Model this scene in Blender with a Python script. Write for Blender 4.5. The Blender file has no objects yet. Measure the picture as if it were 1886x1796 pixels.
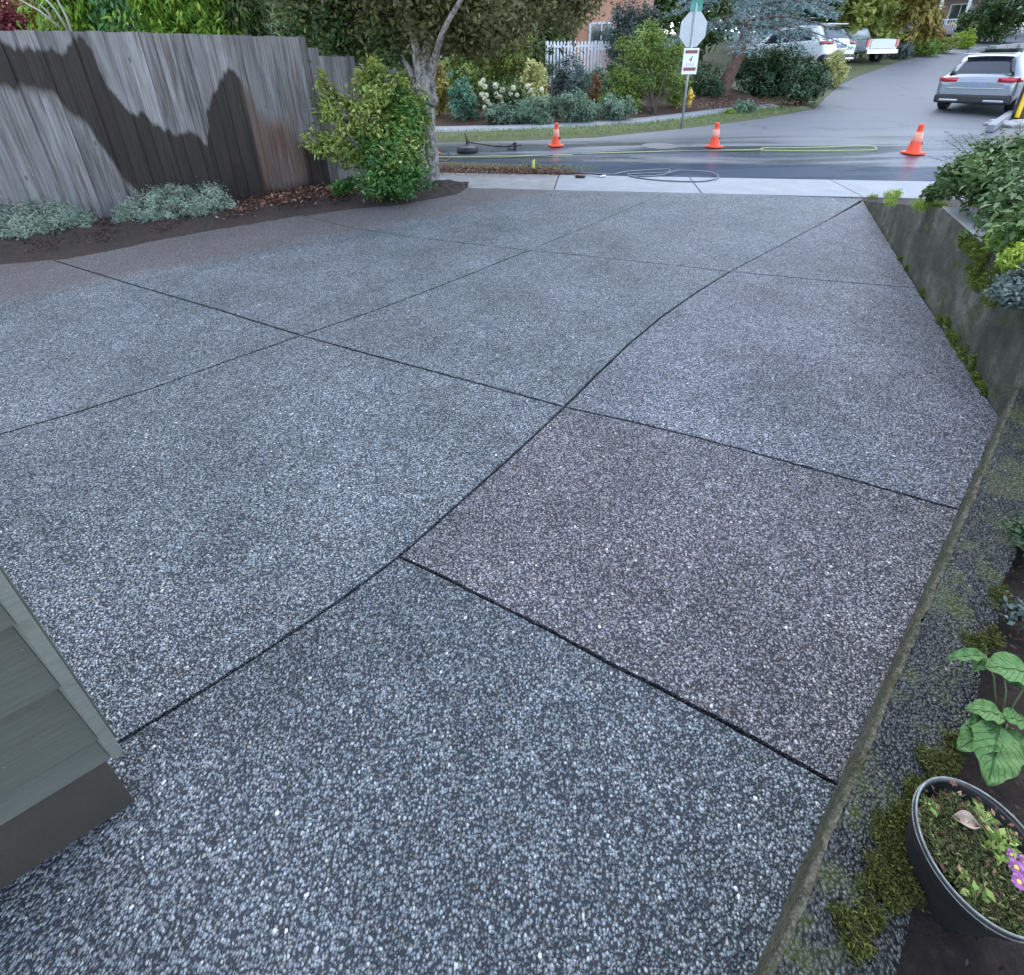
import bpy, math, random
import numpy as np
from mathutils import Vector, Matrix, noise
random.seed(7); rng = np.random.default_rng(7)
S = bpy.context.scene; COL = S.collection
PI = math.pi
# ------------------------------------------------------------------ camera geometry (photo is 1886x1796)
F = 908.; CX = 943.; CY = 539.; TILT = math.radians(25.1); H = 1.57; ROLL = math.atan2(32, 1941)
def ray(px, py):
    u = px-CX; v = CY-py; c, s = math.cos(ROLL), math.sin(ROLL)
    u, v = (u*c+v*s, -u*s+v*c)
    return (u, F*math.cos(TILT)+v*math.sin(TILT), -F*math.sin(TILT)+v*math.cos(TILT))
def terr(x, y):
    d = y-12.5
    z = 0.11*d*d/(d+6) if d > 0 else 0.
    d2 = d-40
    if d2 > 0: z -= 0.11*d2*d2/(d2+10)*.9
    return z
def G(px, py, z=None):
    r = ray(px, py)
    if z is not None:
        k = (z-H)/r[2]; return Vector((r[0]*k, r[1]*k, z))
    k = 0.; st = .02/r[1]
    for i in range(6000):
        if H+r[2]*k < terr(r[0]*k, r[1]*k): break
        k += st
    return Vector((r[0]*k, r[1]*k, H+r[2]*k))
def AT(px, py, Y):
    r = ray(px, py); k = Y/r[1]
    return Vector((r[0]*k, Y, H+r[2]*k))

# ------------------------------------------------------------------ node helpers
def new_mat(name):
    m = bpy.data.materials.new(name); m.use_nodes = True
    nt = m.node_tree; nt.nodes.clear()
    o = nt.nodes.new('ShaderNodeOutputMaterial'); b = nt.nodes.new('ShaderNodeBsdfPrincipled')
    nt.links.new(b.outputs[0], o.inputs[0])
    return m, nt, b
class N:
    def __init__(s, nt): s.nt = nt
    def n(s, t, **kw):
        x = s.nt.nodes.new(t)
        for k, v in kw.items(): setattr(x, k, v)
        return x
    def l(s, a, b): s.nt.links.new(a, b)
    def set(s, sock, v):
        if isinstance(v, bpy.types.NodeSocket): s.l(v, sock)
        else: sock.default_value = v
    def pos(s): return s.n('ShaderNodeNewGeometry').outputs['Position']
    def obj(s): return s.n('ShaderNodeTexCoord').outputs['Object']
    def noise(s, vec, scale, detail=4, rough=.5, dist=0, col=False):
        x = s.n('ShaderNodeTexNoise'); s.l(vec, x.inputs['Vector'])
        x.inputs['Scale'].default_value = scale; x.inputs['Detail'].default_value = detail
        x.inputs['Roughness'].default_value = rough; x.inputs['Distortion'].default_value = dist
        return x.outputs['Color' if col else 'Fac']
    def voro(s, vec, scale, feature='F1', out='Distance', rnd=1):
        x = s.n('ShaderNodeTexVoronoi', feature=feature); s.l(vec, x.inputs['Vector'])
        x.inputs['Scale'].default_value = scale; x.inputs['Randomness'].default_value = rnd
        return x.outputs[out]
    def math(s, op, a, b=0., c=0., clamp=False):
        x = s.n('ShaderNodeMath', operation=op, use_clamp=clamp)
        s.set(x.inputs[0], a); s.set(x.inputs[1], b); s.set(x.inputs[2], c)
        return x.outputs[0]
    def vmath(s, op, a, b=(0, 0, 0)):
        x = s.n('ShaderNodeVectorMath', operation=op); s.set(x.inputs[0], a); s.set(x.inputs[1], b)
        return x.outputs['Value' if op == 'DOT_PRODUCT' else 'Vector']
    def vscale(s, a, f):
        x = s.n('ShaderNodeVectorMath', operation='SCALE'); s.l(a, x.inputs[0]); s.set(x.inputs['Scale'], f)
        return x.outputs['Vector']
    def map(s, v, a, b, c=0., d=1.):
        x = s.n('ShaderNodeMapRange'); x.clamp = True
        s.set(x.inputs[0], v); x.inputs[1].default_value = a; x.inputs[2].default_value = b
        s.set(x.inputs[3], c); s.set(x.inputs[4], d)
        return x.outputs[0]
    def ramp(s, v, pts, interp='LINEAR'):
        x = s.n('ShaderNodeValToRGB'); s.l(v, x.inputs[0]); e = x.color_ramp.elements; x.color_ramp.interpolation = interp
        while len(e) < len(pts): e.new(.5)
        for i, (p, c) in enumerate(pts):
            e[i].position = p; e[i].color = (c[0], c[1], c[2], 1) if len(c) == 3 else c
        return x.outputs[0]
    def mix(s, f, a, b, mode='MIX'):
        x = s.n('ShaderNodeMix', data_type='RGBA', blend_type=mode)
        s.set(x.inputs[0], f)
        for i, v in ((6, a), (7, b)):
            if isinstance(v, tuple) and len(v) == 3: v = (*v, 1)
            s.set(x.inputs[i], v)
        return x.outputs[2]
    def stretch(s, vec, sc, loc=(0, 0, 0)):
        x = s.n('ShaderNodeMapping'); s.l(vec, x.inputs[0]); x.inputs['Scale'].default_value = sc; x.inputs['Location'].default_value = loc
        return x.outputs[0]
    def bump(s, h, strength, dist, normal=None):
        x = s.n('ShaderNodeBump'); s.l(h, x.inputs['Height']); x.inputs['Strength'].default_value = strength
        x.inputs['Distance'].default_value = dist
        if normal: s.l(normal, x.inputs['Normal'])
        return x.outputs[0]
def simple(name, col, rough=.6, metal=0, var=.15, vscale=8, bump=0, bscale=60, spec=.5, coat=0):
    m, nt, b = new_mat(name); k = N(nt)
    p = k.obj(); f = k.noise(p, vscale, 5, .6)
    c = k.mix(k.map(f, .3, .7), tuple(x*(1-var) for x in col), tuple(min(1, x*(1+var)) for x in col))
    k.l(c, b.inputs['Base Color'])
    b.inputs['Roughness'].default_value = rough; b.inputs['Metallic'].default_value = metal
    b.inputs['Specular IOR Level'].default_value = spec; b.inputs['Coat Weight'].default_value = coat
    if bump: k.l(k.bump(k.noise(p, bscale, 4, .6), bump, .01), b.inputs['Normal'])
    return m
def leafmat(name, c1, c2, c3=None, rough=.55, trans=.25, spec=.35):
    """c1..c2 spread by the leaf's own random value; c3 for a few"""
    m, nt, b = new_mat(name); k = N(nt)
    a = k.n('ShaderNodeAttribute', attribute_name='tint'); v = a.outputs['Fac']
    pts = [(0, c1), (.75, c2), (1, c3 or c2)]
    k.l(k.ramp(v, pts), b.inputs['Base Color'])
    b.inputs['Roughness'].default_value = rough; b.inputs['Specular IOR Level'].default_value = spec
    tr = k.n('ShaderNodeBsdfTranslucent'); k.l(k.ramp(v, pts), tr.inputs['Color'])
    mx = k.n('ShaderNodeMixShader'); mx.inputs[0].default_value = trans
    k.l(b.outputs[0], mx.inputs[1]); k.l(tr.outputs[0], mx.inputs[2])
    k.l(mx.outputs[0], nt.nodes['Material Output'].inputs[0])
    return m

# ------------------------------------------------------------------ object helpers
def props(o, label=None, cat=None, group=None, kind=None):
    if label: o['label'] = label
    if cat: o['category'] = cat
    if group: o['group'] = group
    if kind: o['kind'] = kind
    return o
def empty(name, loc, rz=0, **kw):
    o = bpy.data.objects.new(name, None); COL.objects.link(o); o.location = loc; o.rotation_euler = (0, 0, rz)
    o.empty_display_size = .1
    return props(o, **kw)
def copy_tree(o, parent=None):
    c = o.copy(); COL.objects.link(c)
    if parent is not None: c.parent = parent
    for ch in list(o.children): copy_tree(ch, c)
    return c
class MB:
    def __init__(s): s.v = []; s.f = []; s.mi = []; s.m = 0; s.X = Matrix.Identity(4)
    def add(s, vs, fs):
        o = len(s.v); s.v += [tuple(s.X @ Vector(p)) for p in vs]
        s.f += [tuple(i+o for i in f) for f in fs]; s.mi += [s.m]*len(fs)
    def box(s, c, d, rz=0, M=None, taper=1):
        x, y, z = [t/2 for t in d]; M = M or Matrix.Rotation(rz, 4, 'Z'); c = Vector(c); vs = []
        for dz in (-z, z):
            t = taper if dz > 0 else 1
            for dx, dy in ((-x, -y), (x, -y), (x, y), (-x, y)): vs.append(c+(M @ Vector((dx*t, dy*t, dz))))
        s.add(vs, [(0, 3, 2, 1), (4, 5, 6, 7), (0, 1, 5, 4), (1, 2, 6, 5), (2, 3, 7, 6), (3, 0, 4, 7)])
    def prism(s, poly, z0, z1):
        n = len(poly)
        s.add([(p[0], p[1], z0) for p in poly]+[(p[0], p[1], z1) for p in poly],
              [tuple(range(n-1, -1, -1)), tuple(range(n, 2*n))]+[(i, (i+1) % n, n+(i+1) % n, n+i) for i in range(n)])
    def tube(s, pts, rad, n=8, cap=True):
        pts = [Vector(p) for p in pts]
        if not isinstance(rad, (list, tuple)): rad = [rad]*len(pts)
        vs = []; up = None
        for i, p in enumerate(pts):
            t = (pts[min(i+1, len(pts)-1)]-pts[max(i-1, 0)]).normalized()
            if up is None: up = Vector((0, 0, 1)) if abs(t.z) < .9 else Vector((1, 0, 0))
            a = t.cross(up).normalized(); up = a.cross(t).normalized()
            for j in range(n):
                an = 2*PI*j/n; vs.append(p+(a*math.cos(an)+up*math.sin(an))*rad[i])
        fs = [(i*n+j, i*n+(j+1) % n, (i+1)*n+(j+1) % n, (i+1)*n+j) for i in range(len(pts)-1) for j in range(n)]
        if cap: fs += [tuple(range(n-1, -1, -1)), tuple(range((len(pts)-1)*n, len(pts)*n))]
        s.add(vs, fs)
    def lathe(s, prof, n=24, c=(0, 0, 0), axis='Z'):
        vs = []
        for r, z in prof:
            for j in range(n):
                a = 2*PI*j/n
                q = (r*math.cos(a), r*math.sin(a), z)
                if axis == 'Y': q = (q[0], q[2], q[1])
                if axis == 'X': q = (q[2], q[0], q[1])
                vs.append((q[0]+c[0], q[1]+c[1], q[2]+c[2]))
        s.add(vs, [(i*n+j, i*n+(j+1) % n, (i+1)*n+(j+1) % n, (i+1)*n+j) for i in range(len(prof)-1) for j in range(n)])
    def grid(s, rows):
        nr, nc = len(rows), len(rows[0])
        s.add([p for r in rows for p in r], [(i*nc+j, i*nc+j+1, (i+1)*nc+j+1, (i+1)*nc+j) for i in range(nr-1) for j in range(nc-1)])
    def build(s, name, mats, parent=None, smooth=False, bevel=0, sub=0, loc=None):
        me = bpy.data.meshes.new(name); me.from_pydata(s.v, [], s.f)
        if not isinstance(mats, (list, tuple)): mats = [mats]
        for m in mats: me.materials.append(m)
        if len(mats) > 1: me.polygons.foreach_set('material_index', s.mi)
        if smooth: me.polygons.foreach_set('use_smooth', [True]*len(me.polygons))
        me.update()
        o = bpy.data.objects.new(name, me); COL.objects.link(o)
        if parent is not None: o.parent = parent
        if loc is not None: o.location = loc
        if bevel:
            b = o.modifiers.new('b', 'BEVEL'); b.width = bevel; b.segments = 2; b.limit_method = 'ANGLE'; b.angle_limit = .6
        if sub:
            b = o.modifiers.new('s', 'SUBSURF'); b.levels = sub; b.render_levels = sub
        return o
def unit(a): return a/np.maximum(np.linalg.norm(a, axis=1, keepdims=True), 1e-9)
def leafmesh(name, P_, Nn, L, W, mat, parent=None, tint=None, D=None, fold=.15):
    """diamond leaves: P_ base points, Nn leaf normals, D pointing directions"""
    n = len(P_)
    if D is None: D = rng.normal(size=(n, 3))
    D = unit(D-Nn*np.sum(D*Nn, 1, keepdims=True)); B = unit(np.cross(Nn, D))
    L = np.broadcast_to(L, (n,))[:, None]*rng.uniform(.6, 1.3, (n, 1)); Wd = np.broadcast_to(W, (n,))[:, None]*rng.uniform(.7, 1.2, (n, 1))
    v = np.empty((n, 4, 3)); v[:, 0] = P_; v[:, 1] = P_+D*L*.45+B*Wd/2+Nn*L*fold; v[:, 2] = P_+D*L; v[:, 3] = P_+D*L*.45-B*Wd/2+Nn*L*fold
    me = bpy.data.meshes.new(name); me.vertices.add(4*n); me.vertices.foreach_set('co', v.reshape(-1).astype(np.float32))
    me.loops.add(4*n); me.loops.foreach_set('vertex_index', np.arange(4*n, dtype=np.int32))
    me.polygons.add(n); me.polygons.foreach_set('loop_start', np.arange(0, 4*n, 4, dtype=np.int32)); me.polygons.foreach_set('loop_total', np.full(n, 4, np.int32))
    me.materials.append(mat); me.update(calc_edges=True)
    t = rng.uniform(0, 1, n) if tint is None else tint
    at = me.attributes.new('tint', 'FLOAT', 'POINT'); at.data.foreach_set('value', np.repeat(t, 4).astype(np.float32))
    o = bpy.data.objects.new(name, me); COL.objects.link(o)
    if parent is not None: o.parent = parent
    return o
def crownpts(blobs, n, twigs=60, sig=.09, shell=.55, zmin=None, flat=1.):
    """leaf points gathered round twig ends spread through ellipsoid blobs (cx,cy,cz,rx,ry,rz)"""
    b = np.array(blobs, float); w = (b[:, 3]*b[:, 4]*b[:, 5])**.67; w /= w.sum()
    P_, Nn, T_ = [], [], []
    for i in range(len(b)):
        nt = max(3, int(twigs*w[i]*1.0)); nl = int(n*w[i])
        d = unit(rng.normal(size=(nt, 3))); r = rng.uniform(shell, 1.04, (nt, 1))
        d *= 1+.12*np.sin(d[:, :1]*7+i)+.1*np.sin(d[:, 2:]*9+2*i)
        tc = b[i, :3]+d*r*b[i, 3:6]; tt = rng.uniform(0, 1, nt)
        k = rng.integers(0, nt, nl); s = sig*np.mean(b[i, 3:6])
        sg = s*rng.uniform(.6, 1.5, (nt, 1))
        q = tc[k]+rng.normal(size=(nl, 3))*sg[k]*np.array([1, 1, flat])
        P_.append(q); Nn.append(unit(d[k]*.7+rng.normal(size=(nl, 3))*.55+np.array([0, 0, .5])))
        T_.append(np.clip(tt[k]*.6+rng.uniform(0, .45, nl), 0, 1))
    P_ = np.concatenate(P_); Nn = np.concatenate(Nn); T_ = np.concatenate(T_)
    if zmin is not None:
        ok = P_[:, 2] > zmin; P_, Nn, T_ = P_[ok], Nn[ok], T_[ok]
    return P_, Nn, T_
# ------------------------------------------------------------------ render, world, light
S.view_settings.view_transform = 'Standard'; S.view_settings.look = 'None'
S.view_settings.exposure = 2.15; S.view_settings.gamma = 1; S.view_settings.use_curve_mapping = False
S.render.engine = 'CYCLES'
S.cycles.max_bounces = 6; S.cycles.diffuse_bounces = 3; S.cycles.glossy_bounces = 3; S.cycles.transmission_bounces = 3
S.cycles.transparent_max_bounces = 4; S.cycles.use_denoising = True
w = bpy.data.worlds.new("World"); S.world = w; w.use_nodes = True
nt = w.node_tree; nt.nodes.clear()
sk = nt.nodes.new('ShaderNodeTexSky'); sk.sky_type = 'NISHITA'; sk.sun_disc = False
SUN_EL, SUN_AZ = 58, 16
sk.sun_elevation = math.radians(SUN_EL); sk.sun_rotation = math.radians(SUN_AZ); sk.air_density = 1.0; sk.dust_density = .2; sk.ozone_density = 3.0
bg = nt.nodes.new('ShaderNodeBackground'); wo = nt.nodes.new('ShaderNodeOutputWorld')
tm = nt.nodes.new('ShaderNodeMix'); tm.data_type = 'RGBA'; tm.blend_type = 'MULTIPLY'; tm.inputs[0].default_value = 1; tm.inputs[7].default_value = (.93, 1.0, 1.06, 1)
hs_ = nt.nodes.new('ShaderNodeHueSaturation'); hs_.inputs['Saturation'].default_value = .5; nt.links.new(sk.outputs[0], hs_.inputs['Color'])
nt.links.new(hs_.outputs[0], tm.inputs[6]); nt.links.new(tm.outputs[2], bg.inputs[0]); bg.inputs[1].default_value = .15; nt.links.new(bg.outputs[0], wo.inputs[0])
ld = bpy.data.lights.new('sun', 'SUN'); ld.energy = .6; ld.angle = math.radians(60); ld.color = (1, .99, .98)
lo = bpy.data.objects.new('sun', ld); COL.objects.link(lo)
e, a = math.radians(SUN_EL), math.radians(SUN_AZ)
lo.rotation_euler = Vector((math.sin(a)*math.cos(e), math.cos(a)*math.cos(e), math.sin(e))).to_track_quat('Z', 'Y').to_euler()
cd = bpy.data.cameras.new('camera'); cam = bpy.data.objects.new('camera', cd); COL.objects.link(cam); S.camera = cam
cd.sensor_width = 36; cd.sensor_fit = 'HORIZONTAL'; cd.lens = 36*F/1886; cd.shift_y = -(898-CY)/1886; cd.shift_x = 0
cd.clip_start = .02; cd.clip_end = 2000
fw = Vector((0, math.cos(TILT), -math.sin(TILT))); upv = Vector((0, math.sin(TILT), math.cos(TILT))); rt = Vector((1, 0, 0))
c_, s_ = math.cos(ROLL), math.sin(ROLL)
r2 = rt*c_-upv*s_; u2 = rt*s_+upv*c_
cam.matrix_world = Matrix(((r2.x, u2.x, -fw.x, 0), (r2.y, u2.y, -fw.y, 0), (r2.z, u2.z, -fw.z, H), (0, 0, 0, 1)))
#@@MATS
# ------------------------------------------------------------------ ground materials
def aggregate(name, tint=(1, 1, 1), dark=1., band=False, moss=False, scale=1., coat=.7):
    m, nt, b = new_mat(name); k = N(nt); p = k.pos()
    wob = k.vscale(k.vmath('SUBTRACT', k.noise(p, 75, 3, .6, col=True), (.5, .5, .5)), .008)
    q = k.vmath('ADD', p, wob)
    sc = 158*scale
    def vo(sc_):
        x = k.n('ShaderNodeTexVoronoi', feature='F1'); k.l(q, x.inputs['Vector']); x.inputs['Scale'].default_value = sc_; x.inputs['Randomness'].default_value = .88
        return x.outputs['Distance'], x.outputs['Color']
    f1, c1 = vo(sc)
    sep = k.n('ShaderNodeSeparateColor'); k.l(c1, sep.inputs[0]); r, g, bl = sep.outputs
    stone = k.ramp(r, [(0, (.020, .024, .03)), (.3, (.055, .064, .074)), (.6, (.115, .13, .142)), (.86, (.185, .20, .212)), (.955, (.235, .25, .255)), (1, (.36, .37, .35))])
    stone = k.mix(k.map(g, .74, 1, 0, .7), stone, (.15, .125, .10))
    # patches of paler tone and faint wear; pale flecks paint in highlight sparkle
    big = k.noise(p, 1.7, 4, .6); mid = k.noise(p, 11, 4, .65)
    hl = k.noise(p, 46, 2, .5)
    stone = k.mix(k.map(hl, .55, .8, 0, .4), stone, (.27, .28, .28))
    # a few larger stones among the small ones
    f2, c2 = vo(sc*.55); sep2 = k.n('ShaderNodeSeparateColor'); k.l(c2, sep2.inputs[0])
    isb = k.math('MULTIPLY', k.map(sep2.outputs[0], .90, .901), k.map(f2, .42, .44, 1, 0))
    stone = k.mix(isb, stone, k.ramp(sep2.outputs[1], [(0, (.04, .045, .05)), (.6, (.13, .14, .15)), (.93, (.22, .22, .21)), (1, (.5, .49, .44))]))
    fm = k.math('ADD', k.math('MULTIPLY', f1, k.math('SUBTRACT', 1, isb)), k.math('MULTIPLY', f2, isb)); gap = k.map(fm, .48, .70, 1, 0)
    col = k.mix(gap, (.024, .026, .030), stone)
    fac = k.math('MULTIPLY', k.map(big, .3, .7, .72, 1.25), k.map(mid, .25, .75, .76, 1.22))
    gs = k.vscale(col, k.math('MULTIPLY', fac, dark))
    gs = k.mix(1., gs, tuple(tint), 'MULTIPLY')
    rough = k.math('MULTIPLY_ADD', gap, -.35, k.map(bl, 0, 1, .55, .85))
    if band:
        # brown silt left along the fence side, with its own ragged edge
        a_, b_ = G(0, 562, 0), G(930, 372, 0); dr = (b_-a_).normalized(); nv = (-dr.y, dr.x, 0)
        if nv[1] < 0: nv = (-nv[0], -nv[1], 0)
        off = -(a_.x*nv[0]+a_.y*nv[1])
        sd = k.math('ADD', k.vmath('DOT_PRODUCT', p, nv), off)
        sd = k.math('ADD', sd, k.math('MULTIPLY', k.math('SUBTRACT', k.noise(p, 2.2, 5, .65), .5), .5))
        mk = k.map(k.math('ADD', sd, k.math('MULTIPLY', k.math('SUBTRACT', k.noise(p, 14, 5, .7), .5), .35)), -.12, .22)
        silt = k.mix(k.noise(p, 60, 4, .7), (.05, .038, .034), (.15, .118, .105))
        gs = k.mix(k.math('MULTIPLY', mk, .68), gs, silt)
        rough = k.math('MULTIPLY_ADD', mk, .2, rough)
    if moss:
        n_ = k.noise(p, 7, 7, .7); mk = k.map(n_, .5, .6, 0, .85)
        gs = k.mix(mk, gs, k.mix(k.noise(p, 70, 4, .7), (.012, .02, .006), (.07, .085, .018)))
        rough = k.math('MULTIPLY_ADD', mk, .4, rough)
    # slow warm/cold drift
    gs = k.mix(k.map(k.noise(p, .9, 3, .5), .4, .65, 0, .35), gs, k.mix(1., gs, (1.12, .98, .98), 'MULTIPLY'))
    k.l(gs, b.inputs['Base Color']); k.l(rough, b.inputs['Roughness'])
    k.l(k.math('MULTIPLY_ADD', gap, .65, .15), b.inputs['Specular IOR Level'])
    hgt = k.math('SUBTRACT', 1, k.math('MULTIPLY', k.math('MULTIPLY', fm, fm), 2.6))
    hgt = k.math('ADD', k.math('MAXIMUM', hgt, -.25), k.math('MULTIPLY', r, .4))
    k.l(k.bump(hgt, .95, .0042), b.inputs['Normal'])
    return m
AGG = dict(main=aggregate('aggregate_grey', (.94, 1.0, 1.02), 1.55, band=True),  # main and pale slabs lightened: grazing sky sheen put into their tone
           front=aggregate('aggregate_front', (.92, .99, 1.03), 1.15),
           plum=aggregate('aggregate_plum', (1.06, .97, .99), 1.3),
           pale=aggregate('aggregate_pale_sheen', (1.0, .98, 1.05), 1.6),
           top=aggregate('aggregate_wall_top', (.9, .92, .85), .26, moss=True, coat=.2))
def soilmat(name, c1, c2, c3, rough=.85, scale=1.):
    m, nt, b = new_mat(name); k = N(nt); p = k.pos()
    f = k.noise(p, 30*scale, 8, .75); g = k.noise(p, 2.5*scale, 5, .6)
    c = k.ramp(f, [(.3, c1), (.52, c2), (.75, c3)]); c = k.mix(k.map(g, .35, .65, 0, .5), c, c1)
    k.l(c, b.inputs['Base Color']); b.inputs['Roughness'].default_value = rough
    k.l(k.bump(k.noise(p, 55*scale, 8, .75), .9, .03), b.inputs['Normal'])
    return m
M_soil = soilmat('soil', (.014, .009, .007), (.045, .028, .021), (.11, .072, .054))
M_mulch = soilmat('mulch', (.03, .015, .01), (.08, .04, .025), (.16, .09, .06), scale=.7)
M_turf = soilmat('verge_turf', (.05, .045, .02), (.08, .1, .03), (.13, .13, .06), scale=.5)
def concrete(name, col, dirt=.5, mossy=None, streak=False, rough=.75):
    m, nt, b = new_mat(name); k = N(nt); p = k.pos()
    a = k.noise(p, 3, 8, .65); f = k.noise(p, 120, 4, .7)
    c = k.mix(k.map(a, .3, .7), tuple(x*(1-dirt) for x in col), col)
    c = k.mix(k.map(f, .35, .7, 0, .5), c, tuple(x*.45 for x in col))
    if mossy:
        sp = k.stretch(p, (1, 1, .5)) if streak else p
        n2 = k.noise(sp, 3.2, 7, .65, .6)
        c = k.mix(k.map(n2, .45, .56, 0, .85), c, k.mix(k.noise(p, 60, 4, .7), mossy, tuple(x*1.9 for x in mossy)))
        n3 = k.noise(sp, 1.8, 6, .6, .3)
        c = k.mix(k.map(n3, .5, .60, 0, .7), c, (.022, .024, .018))
    k.l(c, b.inputs['Base Color']); b.inputs['Roughness'].default_value = rough
    k.l(k.bump(k.math('ADD', k.noise(p, 160, 6, .75), k.math('MULTIPLY', k.noise(p, 22, 5, .7), 2.)), .6, .005), b.inputs['Normal'])
    return m
M_walk = concrete('sidewalk_concrete', (.26, .275, .30), .3, rough=.6)
M_walkdirty = concrete('sidewalk_dirty', (.25, .25, .25), .6, rough=.5)
def wallmat():
    m, nt, b = new_mat('weathered_wall'); k = N(nt); p = k.pos()
    wp_ = k.vmath('ADD', p, k.vscale(k.vmath('SUBTRACT', k.noise(p, 4, 4, .6, col=True), (.5, .5, .5)), .25))
    a = k.noise(wp_, 2.6, 7, .7); st = k.noise(k.stretch(p, (14, 14, 1.2)), 1, 5, .65); f = k.noise(p, 70, 6, .75); g = k.noise(wp_, 5.5, 7, .7)
    c = k.ramp(a, [(.32, (.04, .043, .035)), (.5, (.11, .105, .08)), (.66, (.23, .22, .18))])
    c = k.mix(k.map(st, .45, .7, 0, .55), c, (.05, .045, .03)); c = k.mix(k.map(g, .52, .62, 0, .8), c, k.mix(f, (.03, .035, .01), (.09, .10, .03)))
    c = k.mix(k.map(f, .35, .6, .5, 0), c, (.03, .03, .025)); pit = k.voro(p, 38); c = k.mix(k.map(pit, .08, .14, .6, 0), c, (.015, .015, .012))
    k.l(c, b.inputs['Base Color']); b.inputs['Roughness'].default_value = .8; b.inputs['Specular IOR Level'].default_value = .25
    k.l(k.bump(k.math('ADD', f, k.math('MULTIPLY', g, 1.5)), .9, .012), b.inputs['Normal']); return m
M_wall = wallmat()
def edgemat():
    m, nt, b = new_mat('rough_wall_edge'); k = N(nt); p = k.pos()
    f = k.noise(p, 45, 7, .75); g = k.noise(p, 9, 6, .7); v = k.voro(p, 120)
    c = k.ramp(f, [(.32, (.02, .02, .014)), (.5, (.075, .07, .048)), (.7, (.17, .16, .12))]); c = k.mix(k.map(g, .45, .6, 0, .7), c, (.035, .04, .014)); c = k.mix(k.map(v, .2, .45, .35, 0), c, (.2, .2, .18))
    k.l(c, b.inputs['Base Color']); b.inputs['Roughness'].default_value = .85; b.inputs['Specular IOR Level'].default_value = .2
    k.l(k.bump(k.math('ADD', f, k.math('MULTIPLY', v, -.6)), 1., .008), b.inputs['Normal']); return m
M_cap = concrete('cap_concrete', (.30, .31, .31), .35, rough=.6)
M_strip = edgemat()
def roadmat():
    m, nt, b = new_mat('wet_asphalt'); k = N(nt); p = k.pos()
    sep = k.n('ShaderNodeSeparateXYZ'); k.l(p, sep.inputs[0])
    f = k.noise(p, 90, 5, .7); st = k.stretch(p, (.12, .8, 1)); w_ = k.noise(st, 1.5, 5, .6, .5)
    c = k.ramp(f, [(.3, (.038, .044, .054)), (.6, (.075, .085, .102)), (.8, (.13, .143, .162))])
    near = k.map(sep.outputs['Y'], 10.6, 12.2, 1, 0)
    wet = k.math('MULTIPLY', k.map(w_, .34, .52), near)
    wear = k.noise(st, 3.1, 6, .65)
    c = k.mix(k.map(wear, .35, .7, 0, .5), c, (.11, .12, .138))
    dry = k.mix(.5, c, (.10, .112, .132))  # slight blue of the reflected sky put into the asphalt colour
    so_ = G(800, 346, 0); sd_ = (G(1720, 367, 0)-so_).normalized(); nx, ny = -sd_.y, sd_.x
    t_ = k.math('SUBTRACT', k.vmath('DOT_PRODUCT', p, (nx, ny, 0)), so_.x*nx+so_.y*ny)
    t_ = k.math('ADD', t_, k.math('MULTIPLY', k.math('SUBTRACT', k.noise(p, .9, 5, .6), .5), .5))
    b1 = k.math('MULTIPLY', k.map(t_, 2.15, 2.35, 1, 0), 1.); b2 = k.math('MULTIPLY', k.map(t_, 2.6, 2.9, 0, 1), k.map(t_, 3.3, 3.9, 1, 0))  # dark bands: darker asphalt, with the trees' dark reflection put into the colour
    bb = k.math('MAXIMUM', b1, b2, clamp=True)
    wp_ = k.vmath('ADD', p, k.vscale(k.vmath('SUBTRACT', k.noise(p, 1.3, 6, .7, col=True), (.5, .5, .5)), 1.1))
    ck = k.voro(wp_, .33, 'DISTANCE_TO_EDGE'); ckm = k.math('MULTIPLY', k.map(ck, .004, .013, 1, 0), k.map(k.noise(p, .35, 3, .5), .48, .56))
    dry = k.mix(k.map(k.noise(p, .5, 6, .7), .4, .62, 0, .35), dry, (.085, .086, .09)); dry = k.mix(k.math('MULTIPLY', ckm, .8), dry, (.02, .02, .02))
    c2 = k.mix(wet, dry, k.vscale(c, .72)); c2 = k.mix(bb, c2, (.042, .055, .082))
    wet = k.math('MAXIMUM', wet, k.math('MULTIPLY', b1, .4))
    k.l(c2, b.inputs['Base Color'])
    k.l(k.math('MULTIPLY_ADD', wet, -.40, .62), b.inputs['Roughness'])
    k.l(k.math('MULTIPLY_ADD', b1, -.46, .5), b.inputs['Specular IOR Level'])
    k.l(k.bump(k.noise(p, 110, 3, .6), .22, .006), b.inputs['Normal'])
    return m
M_road = roadmat()
M_joint = simple('joint_filler', (.008, .007, .006), .95, spec=.1)
# ------------------------------------------------------------------ DRIVEWAY
W0, W1 = G(1590, 370, 0), G(1844, 772, 0)
n1 = G(1701, 1100, 0); n3 = G(1403, 1782, 0); ndir = (W1-n3).normalized()
Jc = [(190, 1385), (330, 1300), (480, 1207), (620, 1110), (735, 1025), (870, 905), (960, 832), (1045, 748), (1100, 690), (1145, 640), (1200, 590), (1265, 543), (1345, 500), (1450, 446), (1540, 399), (1590, 370)]
Ac = [(0, 800), (140, 760), (280, 715), (420, 665), (555, 618), (690, 572), (815, 525), (905, 489), (975, 461), (1060, 426), (1140, 392), (1230, 353)]
Bc = [(100, 480), (250, 526), (400, 570), (555, 618), (680, 653), (800, 685), (920, 717), (1045, 748), (1160, 776), (1280, 805), (1400, 837), (1520, 870), (1645, 905), (1770, 940)]
Cc = [(735, 1025), (815, 1062), (900, 1105), (1010, 1160), (1120, 1220), (1210, 1265), (1300, 1312), (1425, 1380), (1550, 1450)]
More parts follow.
